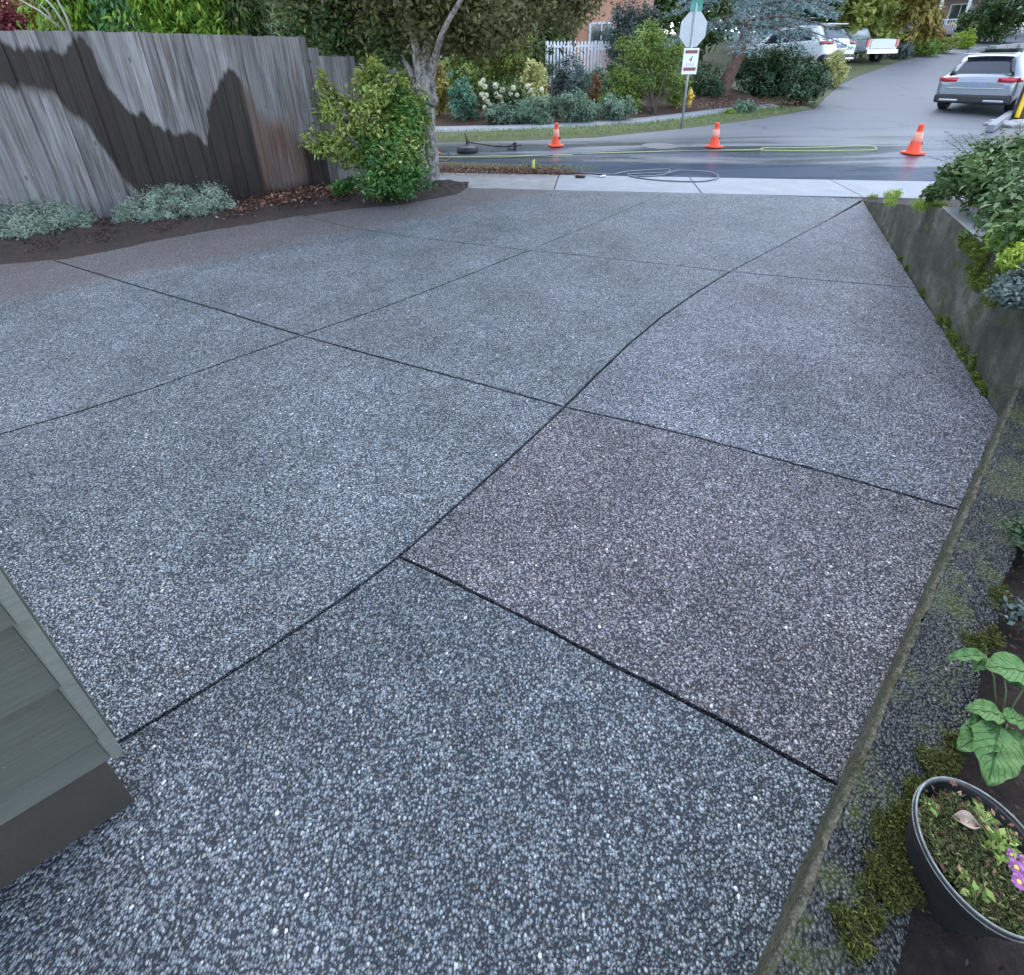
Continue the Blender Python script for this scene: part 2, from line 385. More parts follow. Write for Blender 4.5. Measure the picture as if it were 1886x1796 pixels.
Dc = [(560, 398), (640, 418), (740, 434), (850, 447), (975, 461), (1060, 469), (1140, 478), (1240, 488), (1345, 500), (1420, 507), (1500, 515), (1688, 530)]
def gp(L): return [G(x, y, 0).xy.to_tuple() for x, y in L]
J, A, B, C_, D_ = map(gp, (Jc, Ac, Bc, Cc, Dc))
for it in range(3):
    J = [J[0]]+[J[i] if i in (3, 4, 5, 12) or (it > 0 and i in (1, 2)) else tuple(.25*J[i-1][k]+.5*J[i][k]+.25*J[i+1][k] for k in (0, 1)) for i in range(1, len(J)-1)]+[J[-1]]
B[7] = J[7]; C_[0] = J[4]; D_[8] = J[12]
def seg(L, a, b):       # inclusive slice, may run backward
    return L[a:b+1] if a <= b else L[b:a+1][::-1]
Edge = gp([(0, 487), (100, 478), (180, 466), (300, 440), (430, 417), (560, 396), (640, 386), (740, 377), (830, 360), (930, 346)])
farE = gp([(930, 346), (1230, 353), (1590, 366)])
Lx = lambda p, q, t: (p[0]+(q[0]-p[0])*t, p[1]+(q[1]-p[1])*t)
Aleft = Lx(A[1], A[0], 3.2); Eleft = Lx(Edge[1], Edge[0], 4.5)
nearEnd = (n3-ndir*1.8).xy.to_tuple()
cells = [
 ('front', [J[0]]+seg(J, 1, 4)+seg(C_, 1, 8)+[n3.xy.to_tuple(), nearEnd, (-2.2, -1.1), (-2.2, -.6)], 0.0057),
 ('plum', seg(J, 4, 7)+seg(B, 8, 13)+seg(C_, 8, 1), 0.0060),
 ('pale', seg(J, 7, 12)+seg(D_, 9, 11)+[W1.xy.to_tuple()]+seg(B, 13, 8), 0.0075),
 ('pale', seg(J, 12, 15)+seg(D_, 11, 9), 0.0053),
 ('main', [Aleft]+seg(A, 0, 4)+seg(B, 4, 7)+seg(J, 6, 0)+[(-1.5, .1), (-3.4, -.6), (-6, 0)], 0.0067),
 ('main', [Aleft]+seg(A, 0, 4)+seg(B, 2, 0)+[Edge[1], Edge[0], Eleft], 0.0083),
 ('main', seg(B, 0, 3)+seg(A, 5, 8)+seg(D_, 3, 0)+seg(Edge, 5, 2), 0.0083),
 ('main', seg(D_, 0, 4)+seg(A, 9, 11)+gp([(930, 346), (852, 346)])+seg(Edge, 8, 6), 0.0045),
 ('main', seg(B, 3, 7)+seg(J, 8, 12)+seg(D_, 7, 4)+seg(A, 7, 5), 0.0083),
 ('main', seg(A, 8, 11)+[farE[2]]+seg(J, 14, 12)+seg(D_, 7, 5), 0.0045)]
def densify(poly, step=.035, jit=.0013):
    out = []
    for i in range(len(poly)):
        a, b = Vector(poly[i]), Vector(poly[(i+1) % len(poly)]); n = max(1, min(60, int((b-a).length/step)))
        for j in range(n):
            q = a.lerp(b, j/n); out.append(q)
    return out
def inset(poly, d):
    ar = sum(poly[i].x*poly[(i+1) % len(poly)].y-poly[(i+1) % len(poly)].x*poly[i].y for i in range(len(poly)))
    sg = 1 if ar > 0 else -1; out = []
    for i, p in enumerate(poly):
        a, b = poly[i-1], poly[(i+1) % len(poly)]
        t = (b-a); t = t.normalized() if t.length > 1e-6 else Vector((1, 0))
        nn = Vector((-t.y, t.x))*sg
        out.append(p+nn*(d+random.uniform(-.0014, .0014)))
    return out, sg
import mathutils.geometry as mg
def panel(mb, poly, hw, z0, z1, mi=0, step=.035):
    q, sg = inset(densify([Vector(p) for p in poly], step), hw)
    if sg < 0: q = q[::-1]
    n = len(q); tri = mg.tessellate_polygon([[Vector((p.x, p.y, 0)) for p in q]])
    mb.m = mi
    vs = [(p.x, p.y, z1) for p in q]+[(p.x, p.y, z0) for p in q]
    fs = []
    for t in tri:
        a_, b_, c = [q[i] for i in t]
        if (b_-a_).cross(c-a_) < 0: t = (t[0], t[2], t[1])
        fs.append(tuple(t))
    fs += [(n+i, n+(i+1) % n, (i+1) % n, i) for i in range(n)]
    mb.add(vs, fs)
mb = MB(); keys = ['front', 'plum', 'pale', 'main']
for key, poly, hw in cells: panel(mb, poly, hw, -.028, 0, keys.index(key))
props(mb.build('driveway', [AGG[k] for k in keys]), kind='structure')
mb = MB(); mb.prism([(-7, -1.5), (1.0, -1.3), n3.xy.to_tuple(), W1.xy.to_tuple(), W0.xy.to_tuple(), farE[0], Edge[6], Edge[3], Edge[0], Eleft], -.06, -.024)
props(mb.build('driveway_base', M_joint), kind='structure')
# ------------------------------------------------------------------ terrain, roads, pavements
def sheet(name, fpoly, mat, x0, x1, y0, y1, dx, dy, dz):
    mb = MB(); rows = []
    y = y0
    while y <= y1+1e-6:
        rows.append([(x, y, dz(x, y)) for x in np.arange(x0, x1+dx, dx)]); y += dy
    mb.grid(rows); o = mb.build(name, mat, smooth=True); props(o, kind='structure'); return o
def sstep(a, b, x):
    t = min(1, max(0, (x-a)/(b-a))); return t*t*(3-2*t)
def tz(x, y):
    z = terr(x, y)
    return z-.06+.02*noise.noise(Vector((x*.7, y*.7, 0)))
mb = MB(); ys = list(np.arange(-8, 50, .8))+list(np.arange(50, 700, 25)); xs = list(np.arange(-600, -40, 28))+list(np.arange(-40, 60, 1.0))+list(np.arange(60, 640, 28))
mb.grid([[(x, y, tz(x, y)-(.02 if abs(y) < 12 else 0)) for x in xs] for y in ys]); props(mb.build('ground', M_turf, smooth=True), kind='structure')
# near sidewalk in slabs
sA, sB = G(800, 346, 0), G(1720, 367, 0); sdir = (sB-sA).normalized(); sn = Vector((-sdir.y, sdir.x, 0)); SW = 1.0
mb = MB()
def slab(mb, o, d, n, a, b, w0, w1, z0, z1, mi, zf=None):
    mb.m = mi; q = [o+d*a+n*w0, o+d*b+n*w0, o+d*b+n*w1, o+d*a+n*w1]
    zz = [zf(p.x, p.y) if zf else 0 for p in q]
    mb.add([(p.x, p.y, z0+z) for p, z in zip(q, zz)]+[(p.x, p.y, z1+z) for p, z in zip(q, zz)], [(3, 2, 1, 0), (4, 5, 6, 7), (0, 1, 5, 4), (1, 2, 6, 5), (2, 3, 7, 6), (3, 0, 4, 7)])
jn = (G(1588, 362, 0)-sA).dot(sdir)
a = jn-1.9*8
while a < 16:
    slab(mb, sA, sdir, sn, a+.006, a+1.9-.006, .02, SW, -.04, .004, 1 if a < .4 else 0); a += 1.9
props(mb.build('sidewalk', [M_walk, M_walkdirty], bevel=.006), kind='structure')
mb = MB(); slab(mb, sA, sdir, sn, -14, 18, .0, SW+.02, -.06, -.012, 0); props(mb.build('sidewalk_bed', M_joint), kind='structure')
# roads: street runs left to right, side street climbs away to the right
rn = SW+.05
def rz(x, y): return terr(x, y)-.016
street_n = [sA+sdir*t+sn*rn for t in np.linspace(-26, 26, 14)]
mb = MB(); rows = []
far_px = [(800, 262), (960, 258), (1100, 252), (1255, 236), (1400, 218), (1500, 200), (1520, 180), (1545, 158), (1580, 140), (1660, 112), (1730, 95), (1775, 80)]
fe = [G(x, y) for x, y in far_px]
e0 = fe[1]-fe[0]; e0.normalize()
fe = [fe[0]-e0*24, fe[0]-e0*10]+fe+[Vector((46, 58, 0))]
ne_px = [(1700, 332), (1886, 335)]
ne = [street_n[0]+Vector((0, 0, 0)), sA-sdir*10+sn*rn, sA+sn*rn, sA+sdir*1.5+sn*rn, sA+sdir*3+sn*rn, sA+sdir*4.5+sn*rn, sA+sdir*6+sn*rn, sA+sdir*8+sn*rn, sA+sdir*10+sn*rn, Vector((13.5, 6.2, 0)), Vector((24, 4, 0)), Vector((27, 12, 0)), Vector((31, 20, 0)), Vector((38, 31, 0)), Vector((54, 54, 0))]
ne = [Vector(p) for p in ne]
assert len(fe) == 15
for p, q in zip(ne, fe):
    rows.append([(p.x+(q.x-p.x)*t, p.y+(q.y-p.y)*t, rz(p.x+(q.x-p.x)*t, p.y+(q.y-p.y)*t)) for t in np.linspace(0, 1, 30)])
rr = []
for i in range(len(rows)-1):
    for s in np.linspace(0, 1, 6, endpoint=False):
        r_ = []
        for p, q in zip(rows[i], rows[i+1]):
            x, y = p[0]+(q[0]-p[0])*s, p[1]+(q[1]-p[1])*s; r_.append((x, y, rz(x, y)))
        rr.append(r_)
rr.append(rows[-1]); rr = [r[::-1] for r in rr]
mb.grid(rr); props(mb.build('road', M_road, smooth=True), kind='structure')
# far verge and far sidewalk
def ribbon(name, near, far, mat, z0, n=40, bump=0, m=6):
    mb = MB(); rows = []
    def lerp(L, t):
        t *= len(L)-1; i = min(int(t), len(L)-2); return L[i].lerp(L[i+1], t-i)
    for s in np.linspace(0, 1, n):
        a_, b_ = lerp(near, s), lerp(far, s); r_ = []
        for t in np.linspace(0, 1, m):
            q = a_.lerp(b_, t); z = terr(q.x, q.y)+z0*min(1, (b_-a_).length*2)+bump*min(1, (b_-a_).length*1.6)*math.sin(PI*t)*(1+.6*noise.noise(Vector((q.x*2, q.y*2, 3))))
            if t in (0, 1): z = terr(q.x, q.y)-.08
            r_.append((q.x, q.y, z))
        rows.append(r_)
    mb.grid([r[::-1] for r in rows]); return props(mb.build(name, mat, smooth=True), kind='structure')
vg = [Vector((p.x, p.y, 0)) for p in fe[:9]]
sw_px = [(800, 243), (950, 240), (1100, 233), (1200, 226), (1300, 214), (1370, 205), (1440, 200)]
swn = [G(x, y) for x, y in sw_px]; swn = [swn[0]-e0*24]+swn
ribbon('verge', vg[:7]+[vg[7]], [swn[0], swn[1], swn[2], swn[3], swn[4], swn[5], swn[6], swn[7]], M_turf, .03, bump=.03)
swf = [p+Vector((-.05, .75, 0)) for p in swn]
mbw = ribbon('far_sidewalk', swn, swf, M_walk, .05)
bedf = [p+Vector((0, 14, 0)) for p in swf]
ribbon('garden_bed', swf, bedf, M_mulch, .06, n=60, bump=.12, m=14)
# brown planting strip this side of the street
pn = [sA+sdir*t+sn*(SW+.03) for t in (-14, -2, 0, 1.2, 2.3)]; pf = [sA+sdir*t+sn*(SW+w_) for t, w_ in ((-14, .95), (-2, .9), (0, .8), (1.2, .62), (2.3, .1))]
ribbon('planting_strip', pn, pf, M_mulch, .02, bump=.05, n=30)
# soil beds: left along the fence, and beside the sidewalk
mb = MB()
FB = [Vector((-8.4, 3.2, 0)), Vector((-6.2, 4.45, 0)), Vector((-4.62, 5.42, 0)), Vector((-3.47, 6.08, 0)), Vector((-2.66, 6.84, 0)), Vector((-2.38, 7.12, 0))]
edgeP = [Vector(Eleft)]+[Vector(p) for p in Edge[:9]]+[G(862, 345, 0).xy]
edgeP = [Vector((p.x, p.y, 0)) for p in edgeP]
back = [Vector((-8.4, 3.6, 0)), Vector((-6.4, 4.6, 0)), Vector((-5.2, 5.3, 0)), Vector((-4.6, 5.6, 0)), Vector((-4.0, 5.95, 0)), Vector((-3.4, 6.3, 0)), Vector((-2.9, 6.85, 0)), Vector((-2.6, 7.2, 0)), Vector((-2.2, 7.5, 0)), Vector((-1.3, 7.2, 0)), Vector((G(868, 343, 0)))]
rows = []
for a_, b_ in zip(edgeP, back): rows.append((a_, b_))
full = []
for i in range(len(rows)-1):
    for s in np.linspace(0, 1, 16, endpoint=i == len(rows)-2):
        a_ = rows[i][0].lerp(rows[i+1][0], s); b_ = rows[i][1].lerp(rows[i+1][1], s)
        nrm = (a_-b_); nrm = nrm.normalized() if nrm.length > .01 else Vector((0, -1, 0))
        a2 = a_+nrm*(.04+.05*noise.noise(Vector((a_.x*3, a_.y*3, 1)))+.05*noise.noise(Vector((a_.x*13, a_.y*13, 1)))); r_ = []
        for t in np.linspace(0, 1, 12):
            q = a2.lerp(b_, t); r_.append((q.x, q.y, .006+.05*min(1, t*3)*(1+.7*noise.noise(Vector((q.x*5, q.y*5, 0)))+.6*noise.noise(Vector((q.x*17, q.y*17, 0))))-.012*(t == 0)))
        full.append(r_)
mb.grid([r[::-1] for r in full]); props(mb.build('soil_bed', M_soil, smooth=True), kind='structure')
# ------------------------------------------------------------------ FENCE
def fence_hit(px, py):
    r = ray(px, py); best = None; u0 = 0
    for i in range(len(FB)-1):
        a_, b_ = FB[i], FB[i+1]; dx, dy = b_.x-a_.x, b_.y-a_.y
        det = r[0]*-dy+r[1]*dx
        k = (a_.x*-dy+a_.y*dx)/det; t = ((r[0]*k-a_.x)/dx)
        L = (b_-a_).length
        if k > 0 and (0 <= t <= 1 or (i == len(FB)-2 and 1 < t < 1.6)): best = (u0+t*L, H+r[2]*k)
        u0 += L
    return best
up_px = [(0, 84), (45, 85), (74, 85), (111, 96), (122, 89), (126, 56), (145, 59), (163, 85), (178, 115), (200, 163), (223, 193), (241, 213), (256, 208), (271, 215), (297, 234), (323, 238), (349, 236), (371, 252), (379, 264), (382, 215), (393, 182), (408, 148), (423, 137), (442, 135), (453, 156), (464, 208), (479, 223), (520, 238), (549, 252), (594, 290)]
lo_px = [(0, 148), (37, 160), (93, 167), (122, 193), (148, 208), (167, 230), (197, 282), (230, 334), (262, 362)]
upz = sorted(h for h in (fence_hit(*p) for p in up_px) if h)
loz = sorted(h for h in (fence_hit(*p) for p in lo_px) if h)
ou = [fence_hit(*p)[0] for p in ((474, 280), (551, 280))]
def wetmat():
    m, nt, b = new_mat('weathered_cedar'); k = N(nt); p = k.obj()
    tc = k.n('ShaderNodeAttribute', attribute_name='grain').outputs['Vector']
    wet = k.n('ShaderNodeAttribute', attribute_name='wet').outputs['Fac']; org = k.n('ShaderNodeAttribute', attribute_name='rust').outputs['Fac']
    bd = k.n('ShaderNodeAttribute', attribute_name='tint').outputs['Fac']
    g1 = k.noise(k.stretch(tc, (55, 1.6, 1)), 1, 6, .65, .5); g2 = k.noise(k.stretch(tc, (9, .8, 1)), 1, 5, .6, .3)
    c = k.ramp(g1, [(.25, (.045, .036, .031)), (.5, (.14, .125, .118)), (.75, (.32, .30, .295))])
    c = k.mix(k.map(g2, .42, .68, 0, .6), c, (.35, .34, .345))
    c = k.vscale(c, k.map(bd, 0, 1, .7, 1.15))
    dk = k.mix(k.map(g1, .3, .7), (.009, .006, .005), (.036, .024, .019))
    kn = k.voro(k.stretch(tc, (5, 1.6, 1)), 1.0); c = k.mix(k.map(kn, .035, .06, .75, 0), c, (.05, .04, .035))
    wf = k.math('ADD', wet, k.math('MULTIPLY', k.math('SUBTRACT', g2, .5), 1.1)); wf = k.map(wf, .3, .72, 0, .96)
    c = k.mix(wf, c, dk)
    of = k.math('MULTIPLY', org, k.map(g2, .25, .6)); c = k.mix(k.math('MULTIPLY', of, .85), c, k.mix(g1, (.06, .025, .014), (.20, .095, .055)))
    k.l(c, b.inputs['Base Color']); k.l(k.map(wf, 0, 1, .85, .6), b.inputs['Roughness']); b.inputs['Specular IOR Level'].default_value = .3
    k.l(k.bump(g1, .5, .004), b.inputs['Normal']); return m
M_fence = wetmat()
def fence_pt(u):
    for i in range(len(FB)-1):
        L = (FB[i+1]-FB[i]).length
        if u <= L or i == len(FB)-2: return FB[i]+(FB[i+1]-FB[i])*(u/L), (FB[i+1]-FB[i]).normalized()
        u -= L
def fence_panel(u0, u1, topf, wetf, name, parent):
    V, Fc, wet, rust, tint, grain = [], [], [], [], [], []
    u = u0; bi = 0
    while u < u1-.02:
        bw = .138 if u+.138 < u1 else u1-u
        off = .0078*((bi % 2)*2-1)+0; tt = random.random(); lean = random.uniform(-.004, .004)
        c, d = fence_pt(u+bw/2); nrm = Vector((d.y, -d.x, 0)); gu = random.uniform(0, 50)
        nc, nr = 5, 40
        top = topf(u+bw/2)+random.uniform(-.005, .005)
        for side in (0, 1):
            base = len(V)
            for i in range(nr+1):
                z = .0+top*i/nr
                for j in range(nc+1):
                    t = j/nc-.5; uu = u+bw/2+t*bw
                    q = c+d*(t*(bw+(.006 if bi % 2 else -.003))+lean*.0)+nrm*(off+(.009 if side == 0 else -.009)+.0025*math.cos(t*6))
                    V.append((q.x, q.y, z)); a_, b_ = wetf(uu, z); wet.append(a_); rust.append(b_); tint.append(tt); grain.append((gu+t*bw, z+gu, 0))
            for i in range(nr):
                for j in range(nc):
                    f = (base+i*(nc+1)+j, base+i*(nc+1)+j+1, base+(i+1)*(nc+1)+j+1, base+(i+1)*(nc+1)+j)
                    Fc.append(f if side == 0 else f[::-1])
            if side == 0: fb = base
        st = (nr+1)*(nc+1)
        for i in range(nr):      # edges
            for j in (0, nc):
                a0 = fb+i*(nc+1)+j; a1 = a0+nc+1; Fc.append((a0, a1, a1+st, a0+st) if j == 0 else (a0, a0+st, a1+st, a1))
        for j in range(nc):
            a0 = fb+nr*(nc+1)+j; Fc.append((a0, a0+1, a0+1+st, a0+st))
        u += bw; bi += 1
    me = bpy.data.meshes.new(name); me.from_pydata(V, [], Fc); me.materials.append(M_fence)
    for nm, dt in (('wet', wet), ('rust', rust), ('tint', tint)):
        me.attributes.new(nm, 'FLOAT', 'POINT').data.foreach_set('value', dt)
    me.attributes.new('grain', 'FLOAT_VECTOR', 'POINT').data.foreach_set('vector', [x for g in grain for x in g])
    o = bpy.data.objects.new(name, me); COL.objects.link(o); o.parent = parent; return o
def interp(L, u):
    if u <= L[0][0]: return L[0][1]
    for a_, b_ in zip(L, L[1:]):
        if u <= b_[0]: return a_[1]+(b_[1]-a_[1])*(u-a_[0])/max(1e-6, b_[0]-a_[0])
    return L[-1][1]
def wetf(u, z):
    bj = int(u/.138); t = interp(upz, u)+.09*(random.Random(bj*7+1).random()-.5); w_ = sstep(-.09, .09, t-z+.05*noise.noise(Vector((u*9, z*2, 0)))+.07*noise.noise(Vector((u*34, z*.8, 7))))
    if u < loz[-1][0]:
        l = interp(loz, u); w_ *= 1-.8*sstep(-.12, .12, l-z+.12*noise.noise(Vector((u*14, z*1.5, 5))))
    o_ = sstep(ou[0]-.03, ou[0]+.03, u)*(1-sstep(ou[1]-.1, ou[1]+.2, u))*sstep(-.15, .15, t+.06-z)*sstep(.0, .4, z+.1)
    return w_*(1-.75*o_), o_
Ltot = sum((FB[i+1]-FB[i]).length for i in range(len(FB)-1)); Lmain = Ltot-.22
fe_ = empty('wood_fence', FB[2], label='weathered grey vertical board fence with dark wet stains running down it', cat='fence')
def rel(o):
    o.location = -Vector(o.parent.location); return o
rel(fence_panel(0, Lmain, lambda u: 1.9+.012*math.sin(u*1.7), wetf, 'board_panel', fe_))
FB2 = FB
rel(fence_panel(Lmain+.004, Ltot+.42, lambda u: max(1.67, 1.88-.62*(u-Lmain)/.42), lambda u, z: (sstep(.25, .1, z)*.5 if 0 else 0., 0.), 'end_panel', fe_))
mb = MB()
for i, u in enumerate((.6, 3.0, 5.3, Lmain-.1)):
    c, d = fence_pt(u); nrm = Vector((d.y, -d.x, 0)); mb = MB(); q = c-nrm*.075; mb.box((q.x, q.y, .9), (.09, .09, 1.8), math.atan2(d.y, d.x)); rel(mb.build('post', simple('post_wood', (.12, .11, .1), .85), fe_))

# ------------------------------------------------------------------ FOLIAGE materials
LM = dict(
 lav=leafmat('sage_leaf', (.13, .18, .13), (.34, .42, .32), (.5, .57, .46), .7),
 euo=leafmat('euonymus_leaf', (.07, .13, .025), (.30, .36, .07), (.5, .52, .2), .45, .25),
 euo_shade=leafmat('euonymus_shaded_leaf', (0.029, 0.087, 0.0217), (0.087, 0.217, 0.0435), (0.217, 0.348, 0.0725), .35, .2),  # same leaf darkened: shade within the bush put into the colour
 dark=leafmat('canopy_leaf', (0.0438, 0.0456, 0.0198), (0.163, 0.156, 0.0605), (0.325, 0.3, 0.121), .6, .3),
 darkg=leafmat('dark_green_leaf', (0.0271, 0.0522, 0.0191), (0.0906, 0.148, 0.0398), (0.181, 0.26, 0.0798), .5, .2),
 hedge=leafmat('cypress_leaf', (0.0906, 0.192, 0.0191), (0.236, 0.383, 0.0479), (0.471, 0.574, 0.0957), .6, .35),
 hedge2=leafmat('cypress_blue_leaf', (0.0725, 0.192, 0.0798), (0.181, 0.383, 0.144), (0.362, 0.522, 0.191), .6, .35),
 red=leafmat('red_leaf', (0.174, 0.0435, 0.0508), (0.319, 0.087, 0.102), (0.435, 0.145, 0.145), .6, .3),
 olive=leafmat('olive_leaf', (0.0906, 0.122, 0.0239), (0.29, 0.33, 0.0798), (0.544, 0.54, 0.144), .6, .3),
 ochre=leafmat('ochre_leaf', (0.145, 0.122, 0.0319), (0.362, 0.295, 0.0798), (0.544, 0.434, 0.128), .6, .3),
 bright=leafmat('bright_leaf', (.06, .12, .02), (.24, .33, .07), (.42, .48, .15), .5, .3),
 teal=leafmat('teal_leaf', (0.058, 0.145, 0.087), (0.174, 0.348, 0.232), (0.29, 0.507, 0.362), .6, .25),
 pale=leafmat('pale_leaf', (0.271, 0.278, 0.0957), (0.653, 0.626, 0.255), (0.85, 0.85, 0.447), .6, .3),
 grey=leafmat('grey_green_leaf', (0.0725, 0.122, 0.0798), (0.217, 0.313, 0.208), (0.399, 0.504, 0.351), .65, .2),
 greyd=leafmat('slate_leaf', (0.0435, 0.0725, 0.0609), (0.131, 0.174, 0.16), (0.261, 0.29, 0.275), .65, .2),
 spruce=leafmat('blue_spruce_needle', (0.087, 0.145, 0.145), (0.261, 0.362, 0.377), (0.464, 0.58, 0.609), .7, .1),
 rhodo=leafmat('rhododendron_leaf', (0.0217, 0.0435, 0.0174), (0.0653, 0.123, 0.0508), (0.203, 0.29, 0.203), .35, .1),
 fern=leafmat('ground_cover_leaf', (.03, .06, .02), (.10, .17, .05), (.2, .29, .1), .45, .2),
 lime=leafmat('lime_leaf', (0.116, 0.203, 0.029), (0.348, 0.464, 0.058), (0.58, 0.681, 0.116), .55, .35),
 orange=leafmat('orange_leaf', (.16, .07, .03), (.32, .17, .07), (.42, .26, .12), .6, .25),
 flower=leafmat('cream_petal', (0.6, 0.58, 0.4), (0.75, 0.73, 0.55), (0.8, 0.8, 0.7), .6, .2),
 moss=leafmat('moss_frond', (0.0435, 0.0653, 0.0116), (0.145, 0.189, 0.0261), (0.29, 0.319, 0.058), .8, .2),
 mossd=leafmat('dark_moss', (.02, .026, .006), (.07, .085, .014), (.16, .16, .03), .85, .1),
 mossp=leafmat('pot_moss', (.03, .032, .012), (.10, .12, .035), (.24, .24, .10), .85, .1),
 litterd=leafmat('leaf_crumb', (.012, .008, .006), (.05, .03, .02), (.14, .10, .07), .8, .05),
 litter=leafmat('fallen_leaf', (0.0625, 0.0275, 0.0187), (0.2, 0.0875, 0.0562), (0.4, 0.25, 0.163), .7, .1),
 grass=leafmat('grass_blade', (0.0725, 0.116, 0.029), (0.217, 0.304, 0.0725), (0.406, 0.392, 0.174), .6, .3))
def barkmat(name, c1, c2, sc=14):
    m, nt, b = new_mat(name); k = N(nt); p = k.obj()
    f = k.noise(k.stretch(p, (1, 1, .35)), sc, 6, .7, .4)
    k.l(k.ramp(f, [(.35, c1), (.62, c2)]), b.inputs['Base Color']); b.inputs['Roughness'].default_value = .9
    k.l(k.bump(f, .9, .03), b.inputs['Normal']); return m
B_pale = barkmat('pale_bark', (.06, .048, .042), (.44, .40, .37), 26); B_dark = barkmat('dark_bark', (.03, .022, .018), (.10, .075, .06))
B_red = barkmat('reddish_bark', (.06, .03, .022), (.17, .10, .075))
def wood(name, parent, chains, mat, n=8):
    mb = MB()
    for pts, r in chains:
        pts = [Vector(p) for p in pts]; fine = []; rr_ = []
        for i in range(len(pts)-1):
            for s in np.linspace(0, 1, 5, endpoint=i == len(pts)-2):
                p0 = pts[max(i-1, 0)]; p3 = pts[min(i+2, len(pts)-1)]; p1, p2 = pts[i], pts[i+1]
                q = .5*((2*p1)+(p2-p0)*s+(2*p0-5*p1+4*p2-p3)*s*s+(3*p1-p0-3*p2+p3)*s**3)
                fine.append(q+Vector((noise.noise(q*7), noise.noise(q*7+Vector((9, 0, 0))), 0))*r[i]*.25); rr_.append((r[i]+(r[i+1]-r[i])*s)*(1+.15*noise.noise(q*11)))
        mb.tube(fine, rr_, n)
    return mb.build(name, mat, parent, smooth=True)
def plant(name, loc, blobs, n, L, W, mat, label, cat='shrub', group=None, twigs=70, sig=.16, shell=.5, bark=None, stems=None, fol='foliage', flat=1., extra=None, droop=False):
    """blobs relative to loc"""
    root = empty(name, loc, label=label, cat=cat, group=group)
    P_, Nn, T_ = crownpts(blobs, n, twigs, sig, shell, zmin=.0, flat=flat)
    D = None
    if droop: D = rng.normal(size=P_.shape)*.35+np.array([0, 0, -1.])
    leafmesh(fol, P_, Nn, L, W, LM[mat] if isinstance(mat, str) else mat, root, T_, D)
    if extra:
        for (bl2, n2, m2, nm2) in extra:
            P_, Nn, T_ = crownpts(bl2, n2, twigs, sig, shell, zmin=.0); leafmesh(nm2, P_, Nn, L, W, LM[m2], root, T_)
    if stems != 0:
        ch = []
        zt = max(b_[2] for b_ in blobs)
        for i in range(stems or 7):
            b_ = blobs[i % len(blobs)]
            q = Vector((b_[0]+random.uniform(-.5, .5)*b_[3], b_[1]+random.uniform(-.5, .5)*b_[4], b_[2]+random.uniform(0, .5)*b_[5]))
            o_ = Vector((random.uniform(-.06, .06), random.uniform(-.06, .06), -.03)); mid = o_.lerp(q, .5)+Vector((q.x*-.15, q.y*-.15, .05))
            r0 = .005 if zt < .2 else .014 if zt < 1.2 else .032
            ch.append(([o_, mid, q], [r0, r0*.7, r0*.3]))
        wood('stems', root, ch, bark or B_dark, 6)
    return root
def pxshrub(name, cx, base, hw, top, n, L, mat, label, lobes=6, W=None, Y=None, depth=.8, cat='shrub', seed=0, sig=.16, twigs=80, zb=None, **kw):
    """a shrub standing at the ground point under the given outline, with its true size there"""
    r_ = random.Random(seed+cx+base)
    g = G(cx, base) if Y is None else AT(cx, base, Y)
    if Y is not None: g.z = terr(g.x, g.y)
    rx = (G(cx+hw, base).x-G(cx-hw, base).x)/2 if Y is None else (AT(cx+hw, base, Y).x-AT(cx-hw, base, Y).x)/2
    g.y += rx*depth*.6
    ht = AT(cx, top, g.y).z-g.z
    bl = [(0, 0, ht*.52, rx*.72, rx*depth*.8, ht*.5)]
    for i in range(lobes):
        a_ = 2*PI*i/lobes+r_.uniform(-.4, .4); q = r_.uniform(.35, .62)
        s = r_.uniform(.32, .5); zc = ht*r_.uniform(.25, .72)
        bl.append((math.cos(a_)*rx*q, math.sin(a_)*rx*depth*q, zc, rx*s, rx*depth*s, min(ht*s*.9, zc+.05, ht-zc+.05)))
    return plant(name, g, bl, n, L, W or L*.5, mat, label, cat=cat, sig=sig, twigs=twigs, **kw)

# --- euonymus: yellow-green variegated bush before the fence end
def PXB(cx, cy, rpx, Y, ry=None, rz=1.):
    c = AT(cx, cy, Y); d = P_depth(c); r = rpx*d/F; return c, r, (ry or 1)*r, rz*r
def P_depth(c): return c.y*math.cos(TILT)-(c.z-H)*math.sin(TILT)
def blobs_px(L, org, Yd=0):
    out = []
    for cx, cy, rpx, Y, rz_ in L:
        c, r, ry, rz2 = PXB(cx, cy, rpx, Y, rz=rz_)
        out.append((c.x-org.x, c.y-org.y, c.z-org.z, r, r*.9, rz2))
    return out
eo = Vector((-1.52, 6.35, 0))
eb = blobs_px([(700, 170, 40, 6.35, 1.0), (745, 215, 38, 6.45, 1.1), (690, 230, 44, 6.25, .8), (606, 195, 26, 6.25, 1.2), (592, 262, 30, 6.2, .8), (740, 280, 44, 6.2, .9), (715, 330, 46, 6.1, .7), (640, 285, 30, 6.1, .7), (690, 128, 20, 6.4, 1.1), (592, 150, 10, 6.3, 1.6), (752, 325, 34, 6.15, .8), (632, 340, 20, 6.25, .7), (655, 195, 18, 6.3, .9), (668, 140, 9, 6.35, 1.6), (735, 150, 20, 6.4, .9), (700, 285, 36, 6.1, .8), (640, 235, 24, 6.2, .6)], eo)
er = plant('variegated_shrub', eo, [eb[i] for i in (0, 1, 2, 3, 4, 5, 7, 8, 9, 12, 13, 14, 15, 16)], 9500, .07, .028, 'euo', 'yellow green variegated bush at the end of the wooden fence', twigs=230, sig=.24, shell=.45, bark=B_dark, stems=14,
      extra=[([eb[i] for i in (1, 5, 6, 10, 11, 15)], 8500, 'euo_shade', 'shaded_foliage')])
